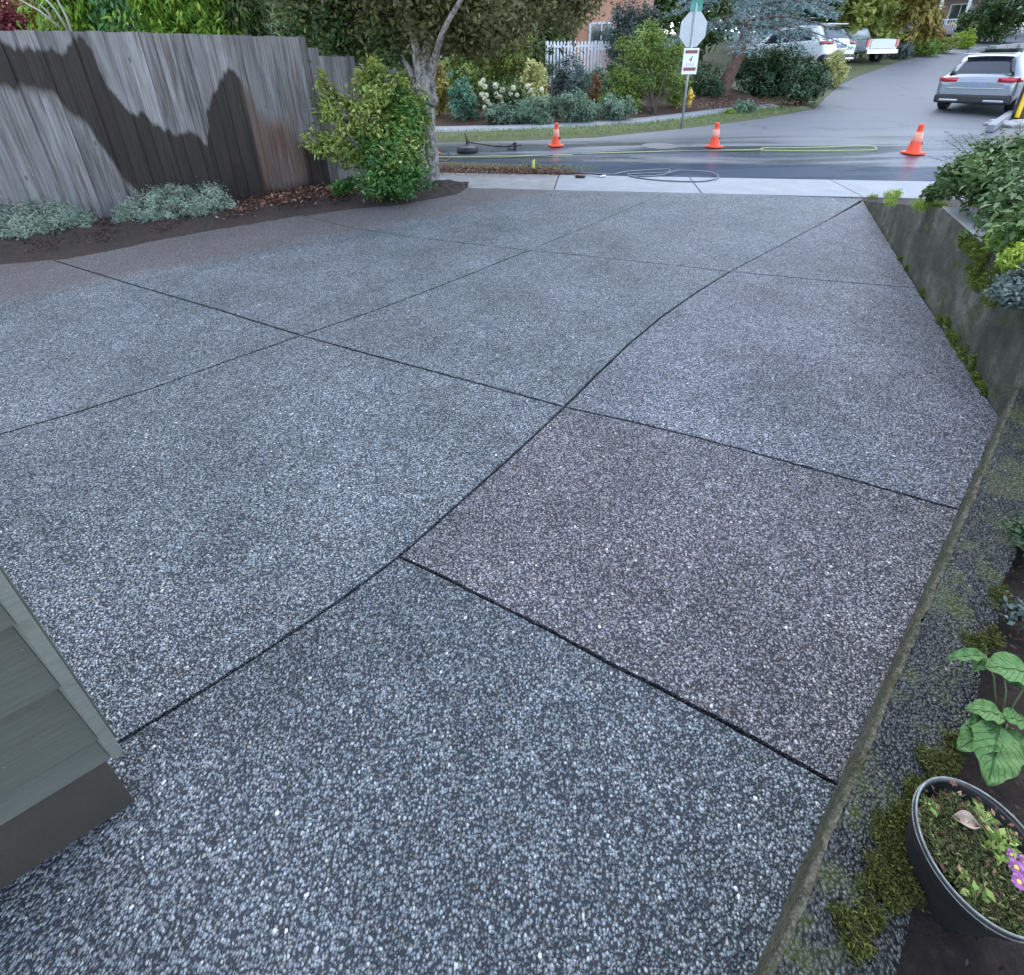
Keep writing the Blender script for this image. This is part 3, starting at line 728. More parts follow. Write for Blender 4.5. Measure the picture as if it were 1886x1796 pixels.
# --- sage-like low shrubs
SG = [('low grey green sage shrub by the fence, the nearer one at the frame edge', [(20, 412, 34, 5.0), (70, 402, 30, 5.1), (115, 406, 28, 5.15), (150, 414, 22, 5.2), (45, 432, 28, 4.85), (100, 430, 26, 4.95), (150, 430, 16, 5.05), (-25, 420, 40, 4.9), (-60, 430, 40, 4.8), (0, 440, 24, 4.8), (172, 424, 12, 5.15)]),
      ('low grey green sage shrub by the fence, the one beside the fallen leaves', [(322, 362, 18, 5.65), (300, 378, 24, 5.55), (345, 375, 24, 5.6), (265, 388, 24, 5.4), (235, 398, 18, 5.3), (385, 372, 24, 5.7), (412, 386, 18, 5.7), (280, 402, 20, 5.35), (330, 394, 22, 5.45), (370, 392, 20, 5.5), (232, 412, 12, 5.25), (315, 405, 14, 5.35), (395, 398, 14, 5.6)])]
for lab, L_ in SG:
    org = AT(L_[0][0], L_[0][1]+20, L_[0][3]); org.z = 0
    plant('sage_shrub', org, blobs_px([(a_, b_-3, c*1.15, d_, .85) for a_, b_, c, d_ in L_], org), 19000, .042, .010, 'lav', lab, group='low sage shrubs along the fence', twigs=300, sig=.2, shell=.75, stems=14)
# --- tree by the sidewalk
tr = G(797, 338, 0); ty = tr.y; tree = empty('gnarled_tree', tr, label='tree with a pale gnarled trunk and dark leaning canopy by the sidewalk', cat='tree')
def tp(px, py, Y=None): return AT(px, py, Y or ty)-tr
wood('trunk', tree, [([(0, 0, -.05), tp(795, 290), tp(791, 230), tp(787, 195), tp(783, 160), tp(784, 138)], [.12, .095, .085, .10, .15, .11]),
   ([tp(779, 172), tp(770, 120), tp(762, 70), tp(752, 20), tp(735, -60)], [.07, .06, .045, .04, .03]),
   ([tp(786, 165), tp(784, 110), tp(790, 50, ty+.3), tp(800, -60, ty+.8)], [.08, .065, .05, .03]),
   ([tp(790, 160), tp(800, 110, ty-.2), tp(815, 60, ty-.5), tp(860, -20, ty-.8)], [.06, .045, .035, .02]),
   ([tp(772, 165), tp(752, 125, ty+.2), tp(722, 80, ty+.4), tp(660, 20, ty+.5)], [.05, .04, .03, .02])], B_pale, 10)
mb = MB()
for (px, py, r) in ((774, 178, .07), (795, 182, .075), (784, 200, .075), (776, 152, .06), (793, 158, .06)):
    q = tp(px, py, ty-.05); rows = []
    for i in range(11):
        th = PI*i/10; rows.append([tuple(q+Vector((math.sin(th)*math.cos(a_), math.sin(th)*math.sin(a_), 1.3*math.cos(th)))*r*(1+.5*noise.noise(Vector((math.cos(a_)*2+px, math.sin(a_)*2, th*2))))) for a_ in np.linspace(0, 2*PI, 17)])
    mb = MB(); mb.grid(rows[::-1]); mb.build('burl', B_pale, tree, smooth=True)
cb = blobs_px([(840, 20, 110, ty+.2, .7), (760, -40, 130, ty, .8), (905, 40, 80, ty-.2, .65), (960, 5, 95, ty+.6, .7), (1045, 10, 62, ty+1.1, .8), (870, 75, 50, ty+.2, .6), (815, 80, 30, ty, .8), (700, 50, 70, ty+.6, .6), (620, 40, 75, ty+.9, .65), (575, 10, 60, ty+1., .9), (735, 90, 45, ty+.5, .6), (1075, -30, 60, ty+1.2, 1.), (800, -130, 240, ty+.4, .6), (1000, -120, 170, ty+1, .6), (600, -110, 170, ty+1, .6), (655, 82, 36, ty+.9, .6), (920, 80, 30, ty+.4, .7)], tr)
P_, Nn, T_ = crownpts(cb, 42000, 560, .2, .25); leafmesh('crown', P_, Nn, .085, .042, LM['dark'], tree, T_)
P_, Nn, T_ = crownpts([cb[i] for i in (7, 8, 9, 10, 15)], 9000, 150, .2, .4); leafmesh('green_foliage', P_, Nn, .08, .04, LM['darkg'], tree, T_)
# --- behind the fence
def hedge_tree(px, Y, hw_px, ht, mat, lab, n=9000):
    g = AT(px, 100, Y); g.z = 0; r = hw_px*Y/F*1.05
    bl = [(0, 0, ht*.5, r*.8, r*.7, ht*.5)]+[(random.uniform(-.4, .4)*r, random.uniform(-.6, .1)*r, ht*t, r*random.uniform(.4, .6), r*.5, ht*.12) for t in np.linspace(.15, .92, 10)]
    return plant('cypress_tree', g, bl, n, .15, .04, mat, lab, 'tree', 'cypress trees behind the wooden fence', twigs=260, sig=.16, shell=.7, stems=3, fol='crown', droop=True)
hedge_tree(160, 8.6, 48, 3.6, 'hedge', 'bright green cypress behind the fence, leftmost beside the bare twigs')
hedge_tree(232, 9.0, 44, 4.0, 'hedge2', 'blue tinged cypress behind the fence between two yellow green ones')
hedge_tree(310, 8.8, 50, 4.2, 'hedge', 'yellow green cypress behind the middle of the fence')
hedge_tree(395, 9.1, 50, 3.9, 'hedge', 'yellow green cypress behind the fence, left of the darkest one')
hedge_tree(478, 9.3, 46, 4.1, 'darkg', 'darker green cypress behind the fence end near the tree canopy')
pxshrub('red_leaved_shrub', 22, 110, 36, -30, 4500, .09, 'red', 'dark red leaved shrub behind the far end of the fence', Y=9.5)
pxshrub('grey_green_shrub', 88, 110, 46, -25, 5000, .09, 'ochre', 'brownish grey shrub behind the fence among bare pale twigs', Y=9.8)
mb = MB()
for a_, b_ in (((140, 80), (98, -14)), ((128, 60), (68, -20)), ((110, 50), (30, -4)), ((100, 45), (75, 10))):
    mb.tube([AT(*a_, 8.0), AT((a_[0]+b_[0])/2+3, (a_[1]+b_[1])/2-3, 7.9), AT(*b_, 7.8)], [.018, .014, .007], 6)
q = AT(150, 140, 8.0); mb.tube([(q.x, q.y, 0), AT(145, 110, 8.0), AT(140, 78, 8.0)], [.03, .025, .018], 6)
props(mb.build('bare_branches', simple('pale_twig', (.42, .38, .34), .8), smooth=True), 'bare pale branches rising above the top of the wooden fence', 'branches')

# ------------------------------------------------------------------ across the street
X_ = [
 ('ochre_shrub', 812, 222, 22, 118, 2600, .10, 'ochre', 'ochre olive shrub right beside the gnarled tree trunk across the street', 3, None),
 ('teal_shrub', 852, 226, 30, 146, 3600, .085, 'teal', 'blue green leafy shrub left of the white flowering hydrangea', 4, None),
 ('leafy_shrub', 858, 205, 42, 84, 4000, .11, 'bright', 'light green shrub under the dark canopy, above the blue green one', 4, 16.2),
 ('tall_shrub', 940, 205, 66, 48, 9000, .11, 'olive', 'tall olive green shrub behind the white flowering hydrangea', 6, 16.8),
 ('yellowing_shrub', 985, 215, 26, 112, 2600, .12, 'pale', 'pale yellowing shrub between the hydrangea and the white picket fence', 3, 15.4),
 ('ground_shrub', 925, 232, 40, 196, 3200, .08, 'grey', 'low grey green ground shrub below the hydrangea', 4, None),
 ('ground_shrub', 985, 232, 52, 180, 5200, .08, 'grey', 'low grey green ground shrub nearest the leftmost traffic cone, on the garden edge', 5, None),
 ('ground_shrub', 1060, 230, 52, 172, 5200, .08, 'grey', 'low grey green ground shrub in front of the white picket fence', 5, None),
 ('ground_shrub', 1130, 226, 40, 178, 3600, .08, 'grey', 'low grey green ground shrub under the bright green bush', 4, None),
 ('slate_shrub', 1045, 215, 44, 108, 5200, .09, 'greyd', 'slate grey shrub just in front of the white picket fence', 5, 15.6),
 ('orange_shrub', 1096, 190, 13, 138, 420, .10, 'orange', 'small shrub with orange autumn leaves between slate and bright bushes', 2, 16.),
 ('dark_conifer', 1165, 190, 52, -30, 9000, .12, 'greyd', 'tall dark conifer behind the bright green bush', 6, 19.),
 ('climbing_shrub', 1215, 130, 40, 40, 3600, .12, 'darkg', 'dark green shrub directly behind the stop sign', 4, 18.5),
 ('low_hedge', 1300, 178, 46, 122, 3600, .11, 'rhodo', 'low dark green hedge behind the yellow fire hydrant', 4, 18.),
]
for nm, cx, base, hw, top, n, L, mt, lab, lobes, Y in X_:
    pxshrub(nm, cx, base, hw, top, n, L, mt, lab, lobes, Y=Y, group='low grey green shrubs along the far sidewalk' if nm == 'ground_shrub' else None)
for i_, (cx, base, hw, top, mt, Y, lab) in enumerate(((905, 200, 60, 70, 'olive', 18.2, 'broad olive hedge behind the hydrangea, left of the tall shrub'), (975, 200, 50, 60, 'darkg', 18.6, 'broad dark green hedge just left of the picket fence'), (842, 205, 40, 100, 'olive', 17.6, 'olive hedge behind the blue green shrub'), (1090, 205, 40, 128, 'grey', 17.2, 'grey green hedge along the foot of the picket fence'), (1155, 200, 40, 95, 'darkg', 17.6, 'dark green hedge behind the bright green bush'))):
    pxshrub('garden_hedge', cx, base, hw, top, 5200, .11, mt, lab, 6, Y=Y, group='hedges filling the garden across the street')
# hydrangea with cream flower heads
hy = pxshrub('hydrangea', 925, 226, 48, 140, 3800, .09, 'darkg', 'hydrangea bush covered in cream white flower heads', 5)
hg = Vector(hy.location)
for (px, py, r) in ((886, 153, .07), (893, 160, .06), (913, 158, .075), (925, 166, .07), (915, 175, .08), (921, 179, .07), (887, 174, .06), (896, 175, .05), (893, 182, .06), (898, 187, .05), (903, 193, .045), (893, 198, .05), (920, 197, .05), (945, 162, .06), (940, 173, .05), (952, 175, .045), (925, 188, .045), (972, 158, .05), (978, 166, .04), (998, 165, .05), (890, 148, .05)):
    c = AT(px, py, hg.y-.45)-hg; d = unit(rng.normal(size=(60, 3))); leafmesh('flower_head', np.array(c)+d*r, d, .05, .045, LM['flower'], hy, fold=0)
# bright bush with arching stems
bg_ = G(1205, 210); br = plant('bright_bush', bg_, blobs_px([(1200, 70, 26, bg_.y+.9, .9), (1172, 95, 30, bg_.y+.7, .6), (1230, 105, 26, bg_.y+.9, .8), (1150, 140, 26, bg_.y+.3, .6), (1130, 175, 20, bg_.y+.1, .7), (1112, 200, 16, bg_.y, .6), (1185, 150, 34, bg_.y+.7, .5), (1240, 150, 26, bg_.y+.8, .8), (1165, 190, 26, bg_.y+.3, .5), (1245, 185, 18, bg_.y+.7, .7), (1205, 120, 24, bg_.y+.8, .6)], bg_), 8000, .11, .045, 'bright', 'bright yellow green bush with arching stems left of the stop sign', twigs=150, sig=.3, shell=.3, stems=5)
# picket fence and peach house
pk0, pk1 = AT(1008, 125, 20), AT(1140, 110, 20.5); pk0.z = terr(0, 20)+.35; pf_ = empty('picket_fence', (pk0.x, pk0.y, pk0.z), label='white picket fence behind the slate grey shrub', cat='fence')
M_white = simple('white_paint', (.78, .79, .82), .55, var=.05)
d = Vector((pk1.x-pk0.x, pk1.y-pk0.y, 0)); L = d.length; d.normalize(); ang = math.atan2(d.y, d.x); mb = MB(); i = 0
zt = AT(1070, 78, 20.2).z-pk0.z
while i*.13 < L:
    q = d*(i*.13); mb.box((q.x, q.y, zt/2), (.075, .02, zt), ang); mb.add([(q.x-.037*d.x, q.y-.037*d.y, zt+.001), (q.x+.037*d.x, q.y+.037*d.y, zt+.001), (q.x, q.y, zt+.06)], [(0, 1, 2)]); i += 1
mb.build('pickets', M_white, pf_)
mb = MB()
for z in (.25, zt-.12): q = d*(L/2)+Vector((d.y, -d.x, 0))*-.03; mb.box((q.x, q.y, z), (L, .03, .08), ang)
mb.build('rail', M_white, pf_)
for t in (0, .33, .66, 1):
    mb = MB(); q = d*(L*t)+Vector((d.y, -d.x, 0))*-.07; mb.box((q.x, q.y, zt/2), (.1, .1, zt+.1), ang); mb.build('post', M_white, pf_)
M_peach = simple('peach_siding', (.62, .32, .22), .75, var=.06); M_roof = simple('grey_shingle', (.12, .13, .15), .85, bump=.4); M_glass = simple('window_glass', (.05, .06, .07), .08, var=.1, spec=1)
def house(name, loc, rz, wd, dp, ht, mat, label, wins, porch=False, door=None):
    r = empty(name, loc, rz, label=label, cat='house')
    mb = MB(); mb.box((0, 0, ht/2), (wd, dp, ht)); mb.add([(-wd/2, -dp/2, ht), (-wd/2, dp/2, ht), (-wd/2, 0, ht+1.6), (wd/2, -dp/2, ht), (wd/2, dp/2, ht), (wd/2, 0, ht+1.6)], [(0, 2, 1), (3, 4, 5)]); mb.build('wall', mat, r)
    mb = MB()
    for s in (-1, 1):
        y0, z0 = s*(dp/2+.4), ht-.15; y1, z1 = -s*.02, ht+1.72
        mb.add([(-wd/2-.4, y0, z0), (wd/2+.4, y0, z0), (wd/2+.4, y1, z1), (-wd/2-.4, y1, z1), (-wd/2-.4, y0, z0-.16), (wd/2+.4, y0, z0-.16), (wd/2+.4, y1, z1-.16), (-wd/2-.4, y1, z1-.16)], [(0, 1, 2, 3), (7, 6, 5, 4), (0, 4, 5, 1), (1, 5, 6, 2), (2, 6, 7, 3), (3, 7, 4, 0)])
    mb.build('roof', M_roof, r)
    for (x, z, w_, h_) in wins:
        mb = MB()
        for (dx, dz, sx, sz) in ((0, h_/2+.05, w_+.2, .1), (0, -h_/2-.05, w_+.2, .1), (-w_/2-.05, 0, .1, h_), (w_/2+.05, 0, .1, h_), (0, 0, .05, h_)): mb.box((x+dx, -dp/2-.03, z+dz), (sx, .07, sz))
        f = mb.build('window', M_white, r); mb = MB(); mb.box((x, -dp/2-.01, z), (w_, .03, h_)); mb.build('pane', M_glass, f)
    if door:
        mb = MB(); mb.box((door, -dp/2-.03, 1.05), (.95, .06, 2.1)); dd = mb.build('door', simple('door_brown', (.2, .09, .06), .5), r)
        mb = MB(); mb.lathe([(0, -.03), (.03, 0), (0, .03)], 8, (door+.35, -dp/2-.09, 1.)); mb.build('handle', M_white, dd)
    if porch:
        mb = MB(); mb.box((0, -dp/2-1.1, .12), (wd, 2.2, .24)); mb.build('porch_floor', simple('porch_floor', (.3, .28, .27), .8), r)
        mb = MB(); mb.box((0, -dp/2-1.1, 2.75), (wd+.4, 2.5, .3)); mb.build('porch_roof', M_roof, r)
        for x in np.linspace(-wd/2+.2, wd/2-.2, 6):
            mb = MB(); mb.box((x, -dp/2-2.05, 1.42), (.2, .2, 2.35)); mb.build('column', M_white, r, bevel=.01)
        mb = MB(); mb.box((0, -dp/2-2.05, 1.05), (wd, .06, .07)); x = -wd/2
        while x < wd/2: mb.box((x, -dp/2-2.05, .65), (.04, .04, .8)); x += .16
        mb.build('railing', M_white, r)
    return r
ph = AT(1088, 60, 27); house('peach_house', (ph.x-.6, 30, terr(0, 27)), -.1, 7.5, 6, 3.6, M_peach, 'peach coloured house behind the white picket fence', [(-1.2, 1.5, 1.1, 1.0), (1.4, 1.5, 1., 1.)])

# ------------------------------------------------------------------ SPRUCE
sp = G(1322, 182); spr = empty('blue_spruce', sp, label='blue spruce with drooping silvery boughs and a leaning reddish trunk', cat='tree')
top_ = AT(1375, 70, sp.y+.5)-sp; wood('trunk', spr, [([(0, 0, -.05), (top_.x*.35, .1, top_.z*.4), (top_.x*.8, .3, top_.z), (top_.x*1.1, .4, 7)], [.24, .2, .17, .05])], B_red, 12)
Pn, Nm, Dn, Tn = [], [], [], []; ch = []
for i in range(120):
    z = random.uniform(2.0, 6.8); a_ = random.uniform(0, 2*PI); ln = max(.5, (3.0*(1-(z-1.9)/6.2)+.35)*random.uniform(.75, 1.1))
    cx = top_.x*(.35+.65*min(1, z/max(.1, top_.z))); cy = .3; dr = Vector((math.cos(a_), math.sin(a_), 0)); pts = []
    for t in np.linspace(0, 1, 9):
        pts.append(Vector((cx, cy, z))+dr*ln*t+Vector((0, 0, .12*math.sin(t*PI)-.55*t*t*(ln/2.5)+.22*max(0, t-.75)*4*.3)))
    ch.append((pts[::3]+[pts[-1]], [.035, .028, .016, .01][:len(pts[::3])+1]))
    side = dr.cross(Vector((0, 0, 1)))
    for j in range(1, 9):
        for s in (-1, 1, 0):
            b0 = pts[j]; bl_ = ln*.26*(1.15-j/9)*random.uniform(.7, 1.2)+.12; dd = (side*s*.9+dr*.55+Vector((0, 0, -.28))).normalized()
            m_ = 26; t = rng.uniform(0, 1, (m_, 1)); q = np.array(b0)+np.array(dd)*bl_*t+rng.normal(size=(m_, 3))*.022
            di = unit(np.array(dd)*.7+rng.normal(size=(m_, 3))*.6); Pn.append(q); Dn.append(di); Nm.append(unit(rng.normal(size=(m_, 3))+np.array([0, 0, .9]))); Tn.append(np.clip(rng.uniform(0, .5, m_)+.45*random.random()+t[:, 0]*.2, 0, 1))
leafmesh('boughs', np.concatenate(Pn), np.concatenate(Nm), .085, .022, LM['spruce'], spr, np.concatenate(Tn), np.concatenate(Dn), fold=.05)
wood('branches', spr, [c for c in ch if len(c[0]) == len(c[1])], B_red, 5)
# rhododendron mass, heather tuft
rh = pxshrub('rhododendron', 1425, 178, 88, 84, 15000, .13, 'rhodo', 'broad dark leafy rhododendron beside the side street', 8, W=.05, depth=.7, twigs=260)
rh2 = pxshrub('rhododendron', 1488, 193, 44, 118, 6500, .13, 'rhodo', 'rounder dark rhododendron at the kerb in front of the broad one', 5, W=.05, depth=.8, twigs=140, group=None)
pxshrub('variegated_bush', 1538, 160, 22, 92, 2200, .11, 'pale', 'pale flecked shrub between the rhododendrons and the white sport utility car', 3)
pxshrub('heather', 1373, 212, 25, 188, 1800, .07, 'grey', 'small grey green heather tuft at the end of the far sidewalk', 3)
pxshrub('grass_tuft', 1345, 214, 14, 203, 500, .07, 'lime', 'yellow green grass tuft beside the small heather', 2, stems=0)
# ------------------------------------------------------------------ right of the side street, far
FAR = [
 ('orange_bush', 1722, 80, 24, 50, 2600, .14, 'orange', 'rust brown rounded bush below the white porch', 3),
 ('clipped_hedge', 1665, 108, 26, 82, 2400, .15, 'greyd', 'grey twiggy shrub beside the pickup truck', 3),
 ('clipped_hedge', 1712, 104, 26, 78, 2600, .14, 'bright', 'green mounded shrub at the kerb below the rust brown bush', 3),
 ('clipped_hedge', 1745, 98, 28, 66, 3000, .14, 'olive', 'yellow green mounded shrub in the middle of the kerb row', 3),
 ('clipped_hedge', 1780, 90, 22, 58, 2400, .14, 'lime', 'yellow green mounded shrub at the far end of the kerb row', 3),
 ('round_bush', 1800, 80, 26, 38, 3000, .16, 'darkg', 'dark green round bush beside the porch', 3)]
for nm, cx, base, hw, top, n, L, mt, lab, lobes in FAR: pxshrub(nm, cx, base, hw, top, n, L, mt, lab, lobes, stems=3)
FT = [(1560, 31, 60, 7, 'olive', 'olive tree with drooping branches above the white sport utility car'), (1640, 33, 62, 8, 'ochre', 'yellowing larch tree above the pickup truck'),
      (1845, 46, 95, 10, 'darkg', 'dark evergreen right of the porch beyond the silver car'), (1910, 34, 70, 10, 'rhodo', 'darkest evergreen at the frame edge beyond the silver car'),
      (1250, 30, 90, 9, 'darkg', 'dark tree behind the stop sign and the spruce'), (1440, 32, 80, 9, 'rhodo', 'dark tree behind the blue spruce'),
      (700, 24, 110, 8, 'darkg', 'dark green tree behind the gnarled trunk'), (880, 26, 120, 8.5, 'olive', 'olive green tree behind the tall shrubs across the street'), (1010, 30, 90, 7.5, 'darkg', 'dark tree left of the peach house'),
      (560, 20, 120, 7, 'darkg', 'deep green tree behind the right end of the fence'), (60, 18, 190, 7, 'ochre', 'brownish tree far behind the left end of the fence'), (340, 19, 180, 8, 'darkg', 'deep green tree far behind the cypress trees'),
      (1740, 60, 90, 11, 'darkg', 'dark tree behind the house with the porch'), (1330, 44, 80, 10, 'darkg', 'tall dark tree far behind the blue spruce'), (1540, 55, 80, 11, 'rhodo', 'distant dark tree behind the parked cars')]
FT += [(1130, 38, 90, 9, 'olive', 'olive green tree behind the dark conifer'), (640, 27, 100, 9, 'olive', 'olive tree behind the canopy of the gnarled tree'), (200, 24, 150, 9, 'olive', 'olive tree far behind the leftmost cypress'), (460, 26, 120, 9, 'rhodo', 'dark tree far behind the darkest cypress'), (800, 33, 110, 10, 'rhodo', 'darkest tree far behind the gnarled trunk'), (1390, 36, 70, 9, 'olive', 'olive tree between the dark trees behind the spruce'), (1000, 24, 42, 5.5, 'darkg', 'narrow green tree covering the left half of the peach house')]
for px, Y, hwp, ht, mt, lab in FT:
    g = AT(px, 80, Y); g.z = terr(g.x, g.y); rx = hwp*Y/F*.95
    bl = [(0, 0, ht*.55, rx*.8, rx*.7, ht*.45)]+[(rx*.6*math.cos(i*1.3), rx*.5*math.sin(i*1.3)-.2*rx, ht*(.2+.65*((i*.37) % 1)), rx*.45, rx*.4, ht*.17) for i in range(9)]
    plant('background_tree', g, bl, 8500, .42 if Y > 25 else .26, .22 if Y > 25 else .13, mt, lab, 'tree', 'trees standing behind the gardens', twigs=230, sig=.2, shell=.45, stems=4, fol='crown', droop=(mt == 'ochre'))
pxshrub('evergreen_hedge', 1855, 100, 66, -40, 9000, .22, 'darkg', 'dark evergreen mass beyond the silver car at the top of the street', 7, Y=37)
pxshrub('evergreen_hedge', 1795, 84, 30, 20, 4000, .2, 'rhodo', 'dark evergreen bush right beside the white porch', 4, Y=39)
hl = AT(1742, 60, 44); hl.z = terr(hl.x, hl.y)-.2
house('porch_house', (hl.x+1.2, hl.y+5.2, hl.z+.3), -.55, 9, 6, 3.2, simple('mauve_siding', (.42, .32, .32), .8, var=.06), 'mauve house with a white columned porch up the side street', [(-2.4, 1.5, 1.2, 1.3), (2.4, 1.5, 1.2, 1.3)], porch=True, door=0)
# ------------------------------------------------------------------ STREET THINGS
M_cone = simple('cone_orange', (.85, .075, .02), .45, var=.06); M_refl = simple('cone_collar', (.78, .30, .22), .4, var=.05); M_black = simple('black_rubber', (.015, .015, .017), .55); M_steel = simple('galvanised_steel', (.42, .44, .46), .5, .6, var=.1)
M_alu = simple('sign_back', (.42, .44, .46), .5, .3, var=.06); M_yel = simple('hydrant_yellow', (.62, .43, .06), .5, var=.1)
def cone(loc, rz, label, h=.47, fallen=False):
    r = empty('traffic_cone', loc, rz, label=label, cat='traffic cone', group='orange traffic cones on the wet street'); s = h/.47
    mb = MB(); b = .135*s
    oct_ = []
    for sx, sy in ((1, 1), (-1, 1), (-1, -1), (1, -1)):
        o2 = [(sx*b, sy*(b-.03)), (sx*(b-.03), sy*b)]
        oct_ += o2 if sx*sy > 0 else o2[::-1]
    mb.prism(oct_, .002, .03*s); mb.build('base', M_cone, r, bevel=.004)
    mb = MB(); mb.lathe([(.105*s, .03*s), (.098*s, .045*s), (.072*s, .2*s)], 28); mb.build('cone_body', M_cone, r, smooth=True)
    mb = MB(); mb.lathe([(.072*s, .2*s), (.0735*s, .202*s), (.0505*s, .345*s), (.047*s, .346*s)], 28); mb.build('reflective_collar', M_refl, r, smooth=True)
    mb = MB(); mb.lathe([(.0475*s, .345*s), (.034*s, .425*s), (.037*s, .43*s), (.036*s, .465*s), (.026*s, .47*s), (.022*s, .45*s), (0, .45*s)], 28); mb.build('tip', M_cone, r, smooth=True)
    mb = MB()
    for a_ in (-.9, -.5): mb.box((.082*s*math.cos(a_), .082*s*math.sin(a_), .165*s), (.012, .03, .05*s), a_)
    mb.build('dark_mark', M_black, r)
    return r
cone(G(1024, 269), .3, 'orange traffic cone nearest the round black surface cleaner', .45); cone(G(1315, 271), .5, 'orange traffic cone in front of the stop sign', .46); cone(G(1681, 283), .2, 'orange traffic cone farthest right on the street beside the ground cover', .50)
cone(G(798, 283), .4, 'orange traffic cone mostly hidden behind the gnarled trunk', .42)
# stop sign seen from behind
s0 = G(1255, 235); sr = empty('stop_sign_post', s0, label='steel post with a stop sign seen from behind above a white notice', cat='sign')
Ys = s0.y
mb = MB(); zt = AT(1283, 6, Ys).z; mb.tube([(0, 0, -.1), (0, 0, zt-s0.z)], .028, 8); mb.build('post', M_steel, sr, smooth=True)
oc = AT(1281, 54, Ys)-s0; mb = MB(); R_ = .40; tl = -.5
pl = [(R_*math.cos(PI/8+i*PI/4)*.82, R_*math.sin(PI/8+i*PI/4)) for i in range(8)]
mb.add([(x, -.035, z) for x, z in pl]+[(x, -.031, z) for x, z in pl], [tuple(range(8)), tuple(range(15, 7, -1))]+[(i, 8+i, 8+(i+1) % 8, (i+1) % 8) for i in range(8)])
o_ = mb.build('octagon_plate', M_alu, sr); o_.location = (0, .06, oc.z)
mb = MB(); mb.box((0, -.002, oc.z), (.05, .03, .78)); mb.build('bracket', M_steel, sr)
pc = AT(1270, 113, Ys)-s0; hh = (AT(1270, 89, Ys).z-AT(1270, 137, Ys).z)
M_note = simple('notice_white', (.75, .76, .78), .5, var=.03); M_maroon = simple('notice_maroon', (.25, .06, .07), .5)
mb = MB(); mb.box((0, -.045, pc.z), (.36, .006, hh)); nb = mb.build('notice_plate', M_note, sr, bevel=.02)
mb = MB()
for z in (hh*.36, -hh*.30): mb = MB(); mb.box((0, -.0505, pc.z+z), (.29, .003, hh*.13)); mb.build('maroon_band', M_maroon, nb)
mb = MB()   # small walking-dog like mark and grey text lines
mb.box((0, -.0505, pc.z+.04), (.05, .003, .03)); mb.box((-.012, -.0505, pc.z+.015), (.012, .003, .03)); mb.box((.018, -.0505, pc.z+.012), (.012, .003, .032)); mb.box((.02, -.0505, pc.z+.07), (.022, .003, .04)); mb.box((.03, -.0505, pc.z+.1), (.02, .003, .025))
mb.build('pictogram', M_black, nb)
mb = MB()
for i, (w_, z) in enumerate(((.2, -.055), (.24, -.085))): 
    x = -w_/2
    while x < w_/2-.02: l = .015+.02*((i*7+int(x*1000)) % 3)/2; mb.box((x+l/2, -.0505, pc.z+z), (l, .003, .012)); x += l+.01
mb.build('small_text', simple('notice_grey', (.35, .36, .4), .6), nb)
bc = AT(1286, 14, Ys)-s0; mb = MB(); mb.box((0, 0, bc.z), (.30, .012, .15), .25); mb.box((.0, 0, bc.z+.1), (.28, .012, .10), .95+PI/2)
mb.build('street_blade', simple('street_green', (.06, .26, .2), .5), sr)
# hydrant
h0 = G(1268, 199); hr = empty('fire_hydrant', h0, label='yellow fire hydrant standing on the mulch behind the sign post', cat='hydrant')
hs = (AT(1268, 160, h0.y).z-h0.z)/.75
mb = MB(); mb.lathe([(r*hs, z*hs) for r, z in ((.13, 0), (.13, .03), (.09, .035), (.09, .08), (.105, .1), (.105, .12), (.09, .13), (.09, .46), (.115, .47), (.115, .5), (.1, .52), (.095, .58), (.06, .65), (.03, .68), (0, .68))], 18); mb.build('barrel', M_yel, hr, smooth=True)
mb = MB(); mb.lathe([(.03*hs, .66*hs), (.03*hs, .72*hs), (0, .74*hs)], 6); mb.build('operating_nut', M_yel, hr)
for s in (-1, 1):
    mb = MB(); mb.lathe([(.055*hs, 0), (.055*hs, s*.06*hs), (.035*hs, s*.07*hs), (.03*hs, s*.1*hs), (0, s*.1*hs)], 10, (s*.09*hs, 0, .42*hs), 'X'); mb.build('side_cap', M_yel, hr, smooth=True)
mb = MB(); mb.lathe([(.07*hs, 0), (.07*hs, -.06*hs), (.04*hs, -.08*hs), (0, -.1*hs)], 12, (0, -.09*hs, .36*hs), 'Y'); mb.build('front_cap', M_yel, hr, smooth=True)
# surface cleaner and wand
def onroad(px, py, dz=.02):
    g = G(px, py); return Vector((g.x, g.y, terr(g.x, g.y)-.016+dz))
q0 = onroad(861, 279, 0); sc = empty('surface_cleaner', q0, label='round black pressure washer surface cleaner lying on the wet street', cat='surface cleaner')
mb = MB(); mb.lathe([(.20, .015), (.205, .03), (.2, .09), (.17, .115), (.06, .13), (.05, .15), (0, .15)], 28); mb.build('disc_housing', M_black, sc, smooth=True)
mb = MB(); mb.tube([(0, 0, .13), (0, 0, .2), (.02, 0, .24)], .02, 8); mb.tube([(0, 0, .2), (-.03, 0, .36)], .012, 6); mb.build('swivel', M_black, sc, smooth=True)
mb = MB(); mb.tube([(.0, 0, .19), (.2, .05, .15), (.62, .1, .08), (1.05, .12, .10)], .014, 8); mb.build('lance', M_black, sc, smooth=True)
q1 = onroad(935, 276, 0); sg_ = empty('spray_gun', q1, .2, label='black trigger spray gun beside the leftmost standing cone', cat='spray gun')
mb = MB(); mb.tube([(-.25, 0, .10), (-.1, 0, .09), (.06, .02, .07)], .016, 8); mb.build('barrel', M_black, sg_, smooth=True)
mb = MB(); mb.tube([(.05, .0, .07), (.12, .0, .14), (.13, 0, .02), (.0, 0, .03)], .016, 8); mb.build('trigger_guard', M_black, sg_, smooth=True)
mb = MB(); mb.box((.15, 0, .08), (.05, .04, .15)); mb.build('handle', M_black, sg_, bevel=.008)
